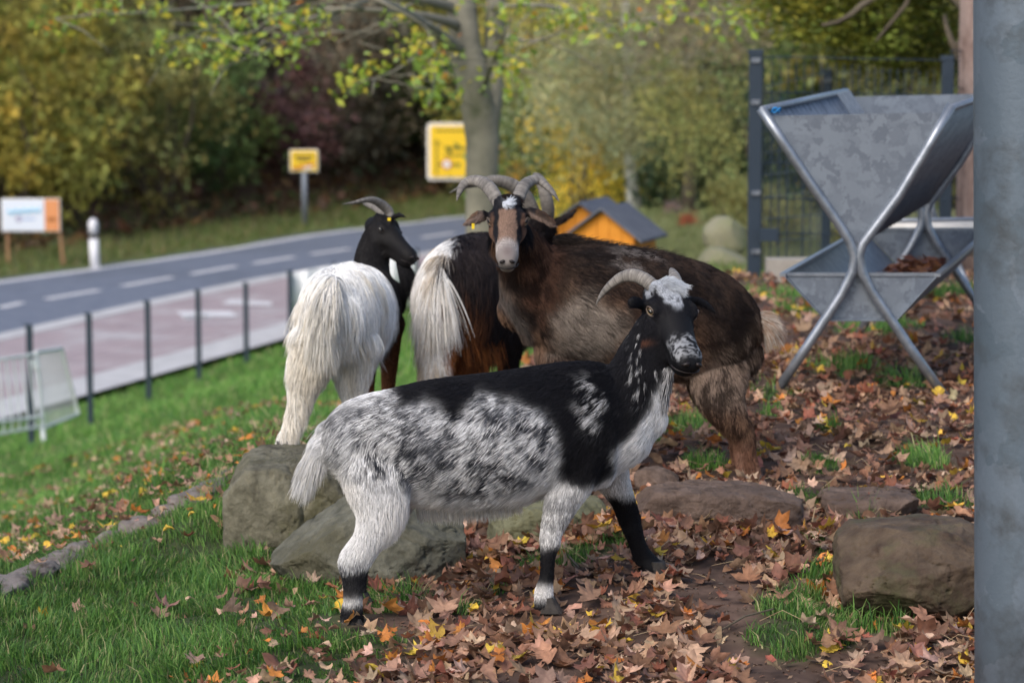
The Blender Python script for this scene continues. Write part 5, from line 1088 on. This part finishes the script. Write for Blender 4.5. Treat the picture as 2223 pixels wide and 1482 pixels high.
lD = [
 (SX((1150,610,10.05,50,.06),(1130,618,9.98,88,.10),(1098,625,9.85,112,.125),(1060,628,9.72,120,.13),(1020,632,9.56,120,.13),(985,642,9.42,108,.12),(965,655,9.34,82,.09),(955,664,9.30,46,.055)), (0,0,1), .085, .75),
 (SX((1172,500,9.98,34,.045),(1160,530,9.98,44,.055),(1146,570,9.98,62,.075),(1130,610,9.95,80,.09)), (0,0,1), .05, .5),
 (SX((955,720,9.32,34,.045),(945,790,9.28,30,.04),(935,850,9.25,20,.028),(938,900,9.25,15,.022),(940,965,9.25,16,.022)), (1,0,0), .06, .85),
 (SX((990,720,9.46,34,.045),(988,790,9.46,28,.04),(982,850,9.44,20,.028),(985,900,9.44,15,.022),(986,955,9.44,16,.022)), (1,0,0), .06, .85),
 (SX((1050,700,9.70,40,.05),(1038,760,9.70,26,.035),(1036,830,9.70,17,.024),(1036,900,9.70,14,.020),(1036,945,9.70,15,.020)), (1,0,0), .045, .85),
 (SX((1112,690,9.92,40,.05),(1105,760,9.92,26,.035),(1103,830,9.92,17,.024),(1103,900,9.92,14,.020),(1103,930,9.92,15,.020)), (1,0,0), .03, .8),
 (SX((965,570,9.32,15,.02),(950,605,9.27,13,.016),(944,650,9.26,8,.010)), (0,1,0), .09, .8)]
for S, z in head_lofts(MD_): lD.append(([tuple(q) for q in S][::-1], z, .010, .2))
lD.append((SX((1195,482,9.93,8,.012),(1215,479,9.91,11,.010),(1236,468,9.90,8,.008),(1252,457,9.89,3,.004)), (0,0,1), .012, .1))
lD.append((SX((1150,482,9.98,8,.012),(1130,480,10.0,9,.010),(1112,488,10.0,3,.005)), (0,0,1), .012, .1))
baseD = P(1020,940,9.6); baseD[2] = Hs(baseD[0], 9.6)
gD = build_goat('goat', baseD, lD, [], colD, 9.5, 'long-haired white, black and rust-coloured goat standing behind the brown goat, its head hidden', .009, 70000, lambda p, L: L*np.where(p[:, 2] > .82, .7, 1), 4, wid=.00085, clump=.55,
  hoofs=[(G(940,9.25,.04), (0,-1,0), 1), (G(986,9.44,.04), (0,-1,0), 1), (G(1036,9.70,.04), (0,-1,0), 1), (G(1103,9.92,.04), (0,-1,0), 1)],
  tufts=[('skirt_hair', SX((930,620,9.34,22,.04),(940,610,9.28,26,.04),(968,600,9.28,26,.04)), 3600, .20, [(.84,.83,.81),(.80,.76,.70)], .14), ('flank_hair', SX((985,600,9.36,24,.03),(1012,590,9.42,24,.03),(1045,590,9.52,24,.03)), 3200, .15, [(.03,.02,.02),(.10,.035,.02),(.05,.025,.02)], .12), ('flank_hair', SX((1060,640,9.6,26,.03),(1095,640,9.72,26,.03),(1125,640,9.85,24,.03)), 2600, .15, [(.02,.015,.015),(.03,.02,.018)], .12), ('skirt_hair', SX((932,690,9.34,16,.03),(942,695,9.28,18,.035),(962,700,9.29,16,.03)), 3000, .15, [(.78,.73,.66),(.66,.56,.44),(.80,.78,.74)], .12),
         ('flank_hair', SX((980,680,9.34,30,.05),(1010,700,9.44,40,.05),(1045,700,9.56,40,.05)), 3800, .14, [(.34,.12,.035),(.22,.07,.02),(.05,.025,.015)], .2)])
horn('horn', [(1162,478,9.94,13),(1155,455,9.92,15.5),(1138,425,9.90,16.5),(1112,402,9.88,15.5),(1078,392,9.86,13),(1040,396,9.84,10),(1005,405,9.82,6),(977,418,9.80,1)], gD, m_horn)
horn('horn', [(1188,478,9.94,14),(1190,455,9.90,14.5),(1186,430,9.88,14),(1180,405,9.88,13),(1168,386,9.90,10),(1160,378,9.93,4)], gD, m_horn)
# ------------------------------------------------------------------ grass
gr = np.random.default_rng(23)
def inview(x, y, m=.02): return np.abs(x/y) < .18+m
def scatter(n, y0, y1, r, umin=-.2, umax=.2):
    y = np.sqrt(r.random(n)*(y1*y1-y0*y0)+y0*y0); return (umin+(umax-umin)*r.random(n))*y, y
def blades(name, n, y0, y1, h0, h1, w, label, seg=2, thr=.5, tuft=False, umin=-.2, umax=.2):
    x, y = scatter(n, y0, y1, gr, umin, umax); g = grassmask(x, y); k = gr.random(n) < smooth(thr-.25, thr+.25, g)*(.25+.75*smooth(.36, .52, fbm(np.stack([x, y, 0*x], 1)*13, 99, 2))); x, y = x[k], y[k]; g = g[k]
    k = (sdist(KL, x, y) < -5.3); x, y, g = x[k], y[k], g[k]; n = len(x)
    p3_ = np.stack([x, y, 0*x], 1); cl = fbm(p3_*9, 91, 2)[:, None]; z = H(x, y)-.004
    h = (h0+(h1-h0)*gr.random(n)**1.3)*(.2+1.6*cl[:, 0])*(.35+.65*smooth(.4, .98, g))*np.where(gr.random(n) < .06, 1.6, 1)
    if tuft: h = h*np.where((x > -.3) & (y < 20), 1.25, 1)
    for hx_, hy_ in ((767, 6.88), (1184, 7.0), (1424, 7.3), (618, 8.6)): h = h*np.where(np.hypot(x-(hx_-1111.5)/F*hy_, (y-hy_+.06)*.7) < .11, .3, 1)
    th = gr.random(n)*6.283; lean = gr.normal(size=(n, 2))*.42 + (np.stack([fbm(p3_*5, 93, 2), fbm(p3_*5, 95, 2)], 1)-.5)*1.6
    wd = np.stack([np.cos(th), np.sin(th), 0*th], 1)*w*(.6+.8*gr.random(n))[:, None]*.5
    b = np.c_[x, y, z]; mid = b+np.c_[lean*h[:, None]*.30, h*.6]; tip = b+np.c_[lean*h[:, None]*.95, h*(1-.25*np.clip((lean**2).sum(1), 0, 2))]
    if seg == 2:
        v = np.stack([b-wd, b+wd, mid+wd*.8, mid-wd*.8, tip], 1).reshape(-1, 3); i0 = np.arange(n)[:, None]*5
        f = np.concatenate([i0+np.array([[0, 1, 2]]), i0+np.array([[0, 2, 3]]), i0+np.array([[3, 2, 4]])]); kk = 5
    else: v = np.stack([b-wd, b+wd, tip], 1).reshape(-1, 3); f = np.arange(3*n).reshape(n, 3); kk = 3
    pal = np.array([[.085,.20,.04],[.13,.26,.05],[.055,.14,.035],[.19,.28,.08],[.34,.31,.16]]); ci = gr.choice(5, n, p=[.33,.25,.22,.14,.06])
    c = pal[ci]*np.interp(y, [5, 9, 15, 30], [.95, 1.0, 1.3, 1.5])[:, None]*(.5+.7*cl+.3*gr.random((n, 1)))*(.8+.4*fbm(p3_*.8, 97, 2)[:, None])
    rt_ = (smooth(15, 20, y)*smooth(.02, .05, x/y))[:, None]; c = c*(1-rt_*.8)+np.array([.20, .19, .09])*rt_*.8*(.6+.8*gr.random((n, 1)))
    o = link(name, mesh(name, v, f, m_grass, col=np.repeat(c, kk, 0))); return props(o, label, 'grass', kind='stuff')
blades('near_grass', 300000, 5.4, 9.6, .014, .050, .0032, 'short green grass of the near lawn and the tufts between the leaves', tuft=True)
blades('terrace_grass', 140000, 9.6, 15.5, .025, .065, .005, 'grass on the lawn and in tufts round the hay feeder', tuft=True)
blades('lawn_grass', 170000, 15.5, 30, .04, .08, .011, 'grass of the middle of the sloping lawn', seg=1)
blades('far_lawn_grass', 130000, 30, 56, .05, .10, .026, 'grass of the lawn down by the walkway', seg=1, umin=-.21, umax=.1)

# ------------------------------------------------------------------ fallen leaves
def leafshape(seed, fine=True, kind=0):
    r = np.random.default_rng(seed)
    if kind == 0:   # palmate maple leaf
        A = [0, 9, 15, 24, 33, 43, 52, 61, 76, 92, 104, 118, 140, 163]; R_ = [1, .78, .84, .55, .72, .78, .96, .70, .50, .58, .68, .50, .38, .2]
    else:           # plain oval leaf
        A = [0, 12, 25, 40, 55, 75, 95, 120, 150, 165]; R_ = [1, .86, .74, .64, .56, .52, .5, .44, .36, .3]
    a = np.radians(A[1:][::-1]); ang = np.concatenate([-a, np.radians(A)]); rad = np.concatenate([R_[1:][::-1], R_])
    rad = rad*(1+r.normal(size=len(rad))*.05); n = len(ang); ox = -.12
    out = np.stack([rad*np.cos(ang)+ox, rad*np.sin(ang)], 1); k1, k2, k3 = r.normal(size=3)*[.45, .75, .45]; ph = r.random(4)*6.28
    def zf(p):
        x, y = p[:, 0], p[:, 1]; rr = np.hypot(x, y); t = np.arctan2(y, x)
        return k1*x*x+abs(k2)*y*y*1.1+k3*x*y + .16*rr**2*np.sin(3*t+ph[0]) + .07*rr*np.cos(7*t+ph[1])+.05*np.sin(6*x+ph[2])
    P_ = [out]; 
    if fine: P_.append(out*.5)
    P_.append(np.array([[ox, 0]])); p = np.concatenate(P_); v = np.c_[p, zf(p)]; f = []
    if fine:
        for i in range(n-1): f += [(i, i+1, n+i+1), (i, n+i+1, n+i), (n+i, n+i+1, 2*n)]
    else:
        for i in range(n-1): f.append((i, i+1, n))
    s = len(v); L = .75+.5*r.random(); b = v[-1]; e = b+[-L, .2*r.normal(), .12*r.random()]
    v = np.vstack([v, b+[0, .018, 0], b-[0, .018, 0], e]); f.append((s, s+1, s+2)); return v, np.array(f), np.linalg.norm(p, axis=1)
LPAL = [((.29,.16,.10),'brown'),((.39,.25,.165),'light brown'),((.20,.10,.065),'dark brown'),((.46,.31,.22),'pale tan'),((.50,.19,.045),'orange'),((.62,.42,.06),'yellow'),((.27,.10,.06),'reddish brown')]
LPR = np.array([.26,.24,.19,.13,.06,.045,.075]); LPRG = np.array([.18,.25,.05,.27,.14,.07,.04])
def rotm(yaw, tx, ty):
    c, s = np.cos(yaw), np.sin(yaw); Rz = np.zeros((len(yaw), 3, 3)); Rz[:, 0, 0] = c; Rz[:, 0, 1] = -s; Rz[:, 1, 0] = s; Rz[:, 1, 1] = c; Rz[:, 2, 2] = 1
    c, s = np.cos(tx), np.sin(tx); Rx = np.zeros_like(Rz); Rx[:, 0, 0] = 1; Rx[:, 1, 1] = c; Rx[:, 1, 2] = -s; Rx[:, 2, 1] = s; Rx[:, 2, 2] = c
    c, s = np.cos(ty), np.sin(ty); Ry = np.zeros_like(Rz); Ry[:, 1, 1] = 1; Ry[:, 0, 0] = c; Ry[:, 0, 2] = s; Ry[:, 2, 0] = -s; Ry[:, 2, 2] = c
    return Rz@Rx@Ry
def leafset(n, y0, y1, dens_fn, umin=-.2, umax=.2):
    x, y = scatter(n, y0, y1, gr, umin, umax); k = gr.random(n) < dens_fn(x, y); return x[k], y[k]
def lawnd(x, y):
    g = grassmask(x, y); p3_ = np.stack([x, y, 0*x], 1); return g*smooth(.38, .62, fbm(p3_*.9, 77, 2))*np.interp(y, [5, 8, 10, 16, 22, 30], [.7, .7, 1, 1, .35, .12])
x1, y1 = leafset(6400, 5.5, 8.15, leafmask); x2, y2 = leafset(6000, 8.15, 11.5, leafmask); x3, y3 = leafset(5200, 11.5, 17.5, leafmask)
x4, y4 = leafset(1500, 5.6, 9.5, lawnd, -.2, -.02); x5, y5 = leafset(3200, 9.5, 20, lawnd, -.2, .0); x6, y6 = leafset(700, 20, 40, lawnd, -.2, .0)
# drift against the foot of the stones
xa = gr.uniform(-.1, 1.05, 260); ya = 7.84-np.abs(gr.normal(size=260))*.12; 
X_ = np.concatenate([x1, x2, x3, x4, x5, x6, xa]); Yq = np.concatenate([y1, y2, y3, y4, y5, y6, ya]); isl = np.concatenate([np.zeros(len(x1)+len(x2)+len(x3)), np.ones(len(x4)+len(x5)+len(x6)), np.zeros(260)]).astype(bool)
drift = np.concatenate([np.zeros(len(X_)-260), np.ones(260)])
N_ = len(X_); sz = .020+.032*gr.random(N_)**1.5; sz[isl] *= .5+.5*gr.random(isl.sum()); Zq = H(X_, Yq)+.006+gr.random(N_)**2*np.where(isl, .03, .035)+np.where(isl, .02, 0)+drift*gr.random(N_)*.03
yaw = gr.random(N_)*6.283; tx = gr.normal(size=N_)*np.where(isl, .3, .36)+drift*.3; tyv = gr.normal(size=N_)*.36; RM = rotm(yaw, tx, tyv)
ci = np.where(isl, gr.choice(7, N_, p=LPRG), gr.choice(7, N_, p=LPR)); oval = gr.random(N_) < np.where(isl, .5, .28)
bright = (.62+.85*gr.random(N_)); colL = np.array([q[0] for q in LPAL])[ci]*bright[:, None]*(1+gr.normal(size=(N_, 3))*.05)
vis = (np.abs(X_/Yq) < .175) & (Yq > 6.15) & (X_/Yq < .158); size_px = np.where(vis, sz/Yq, 0)*np.where(drift > 0, .8, 1)
order = np.argsort(-size_px); ind = order[:300]; rest = order[300:]
protos = [[], []]; m_lo = MA('fallen_leaf', .6, .3, .22, objcol=True, noise=.3, nscale=60)
for kd in (0, 1):
    for s in range(9):
        v, f, rr = leafshape(300+s+50*kd, True, kd); c = np.ones((len(v), 3))*.95; c[:len(rr)] = (1.08-.28*np.clip(rr, 0, 1)**2)[:, None]; protos[kd].append(mesh('fallen_leaf', v, f, m_lo, col=c))
def zone(x, y):
    px = 1111.5+x/y*F; py = (CAMZ-.0)/y*F
    if y > 8.1: return 'on the terrace behind the reddish block' if px < 1760 else 'on the terrace behind the boulder'
    if y > 7.62: return 'at the foot of the greenish block' if px < 1350 else 'at the foot of the reddish block' if px < 1750 else 'beside the small flat stone'
    if px < 300: return 'on the lower left grass by the frame edge'
    if px < 560: return 'on the grass left of the leaning slab'
    if px < 860: return 'on the grass near the hind hooves'
    if px < 1120: return 'below the belly of the speckled goat' if y > 6.9 else 'in front, between hind and fore hooves'
    if px < 1330: return 'beside the near fore hoof' if y > 6.9 else 'in front of the near fore hoof'
    if px < 1560: return 'beside the far fore hoof' if y > 7.0 else 'at the front, below the far fore hoof'
    if px < 1830: return 'on the bare earth' if y > 6.8 else 'at the front beside the grass tuft'
    return 'under the big boulder'
SZN = lambda s: 'small' if s < .036 else 'large' if s > .049 else 'middling'
TLT = lambda a: 'flat' if a < .25 else 'tilted' if a < .55 else 'upturned'
BK = []
for i in ind:
    o = link('fallen_leaf', protos[int(oval[i])][gr.integers(0, 9)]); o.location = (X_[i], Yq[i], Zq[i]); o.rotation_euler = Matrix(RM[i].tolist()).to_euler(); s = sz[i]; o.scale = (s, s*(1.15 if not oval[i] else .8), s)
    o.color = (*np.clip(colL[i], 0, 1), 1); nm = LPAL[ci[i]][1]; zn = zone(X_[i], Yq[i])
    kd_ = 'oval' if oval[i] else 'maple'; lab = f"{SZN(sz[i])} {TLT(math.hypot(tx[i], tyv[i]))} {nm} {kd_} leaf {zn}"
    props(o, lab, 'leaf', f"fallen {kd_} leaves {zn}"); BK.append((lab, X_[i]/Yq[i], o))
unique(BK)
V, Fc, Cc = [], [], []; off_ = 0
near = Yq < 9.5
for kd in (0, 1):
    for s in range(9):
        for fine in (True, False):
            v, f, rr = leafshape(300+s+50*kd, fine, kd); sel = rest[(oval[rest] == bool(kd)) & (near[rest] == fine)]; sel = sel[s::9] if True else sel
            if not len(sel): continue
            vv = (v[None]*np.array([1, 1.15 if kd == 0 else .8, 1])*sz[sel][:, None, None])@RM[sel].transpose(0, 2, 1)+np.stack([X_[sel], Yq[sel], Zq[sel]], 1)[:, None]
            cm = np.ones(len(v))*.95; cm[:len(rr)] = 1.08-.28*np.clip(rr, 0, 1)**2
            V.append(vv.reshape(-1, 3)); Fc.append((f[None]+(np.arange(len(sel))*len(v))[:, None, None]).reshape(-1, 3)+off_); Cc.append((colL[sel][:, None]*cm[None, :, None]).reshape(-1, 3)); off_ += len(sel)*len(v)
props(link('leaf_litter', mesh('leaf_litter', np.concatenate(V), np.concatenate(Fc), MA('litter_leaf', .6, .3, .22, noise=.3, nscale=60), col=np.concatenate(Cc))), 'brown maple leaf litter over the terrace and scattered on the lawn', 'leaf litter', kind='stuff')
# crumbs, broken leaf bits and straws on the soil
n = 16000; x, y = leafset(n, 5.6, 10.5, lambda a, b: 1-grassmask(a, b)*.8, -.1, .2); n = len(x); nd = gr.normal(size=(n, 3))*.5+[0, 0, 1]; nd /= np.linalg.norm(nd, axis=1)[:, None]
v, f = leaf_quads(np.c_[x, y, H(x, y)+.003], nd, .003+.007*gr.random(n)**2, gr); cc = np.array([[.20,.11,.07],[.09,.06,.045],[.3,.2,.13],[.14,.11,.09]])[gr.integers(0, 4, n)]
props(link('leaf_crumbs', mesh('leaf_crumbs', v, f, m_leaf, col=np.repeat(cc, 4, 0))), 'broken leaf bits and crumbs strewn over the soil', 'leaf bits', kind='stuff')
mb = MB()
for i in range(150):
    x0 = gr.uniform(-.35, 1.1); y0 = gr.uniform(6.2, 9.5); a = gr.random()*6.28; L = .03+.10*gr.random(); z0 = Hs(x0, y0); dz = .03*gr.random()
    mb.tube([(x0, y0, z0+.012), (x0+math.cos(a)*L/2, y0+math.sin(a)*L/2, z0+.02+dz), (x0+math.cos(a)*L, y0+math.sin(a)*L, z0+.012+dz*gr.random()*2)], .0009, 4)
props(mb.obj('straws', M('dry_straw', (.42,.33,.2), (.3,.2,.12), 20, .8)), 'dry straws and stalks lying among the fallen leaves', 'straw', kind='stuff')
for (a, b, r_, lab) in (((1195,1190),(1260,1250),.003,'thin bent twig on the litter under the far foreleg'),((1560,1390),(1690,1345),.0025,'thin dark twig lying on the bare earth strip'),((1770,1100),(1755,1190),.002,'pale upright straw between the two reddish stones'),((1500,1190),(1535,1265),.002,'pale stalk standing in leaves before the reddish block')):
    Ya, Yb = hitY(*a), hitY(*b); A_, B_ = G(a[0], Ya, .015), G(b[0], Yb, .02)
    if 'upright' in lab or 'standing' in lab: B_ = P(*b, 7.75); A_ = P(*a, 7.78)
    props(MB().tube([A_, (A_+B_)/2+[0, 0, .012], B_], r_, 5).obj('twig', m_darkbark if 'dark' in lab or 'bent' in lab else bpy.data.materials['dry_straw']), lab, 'twig')
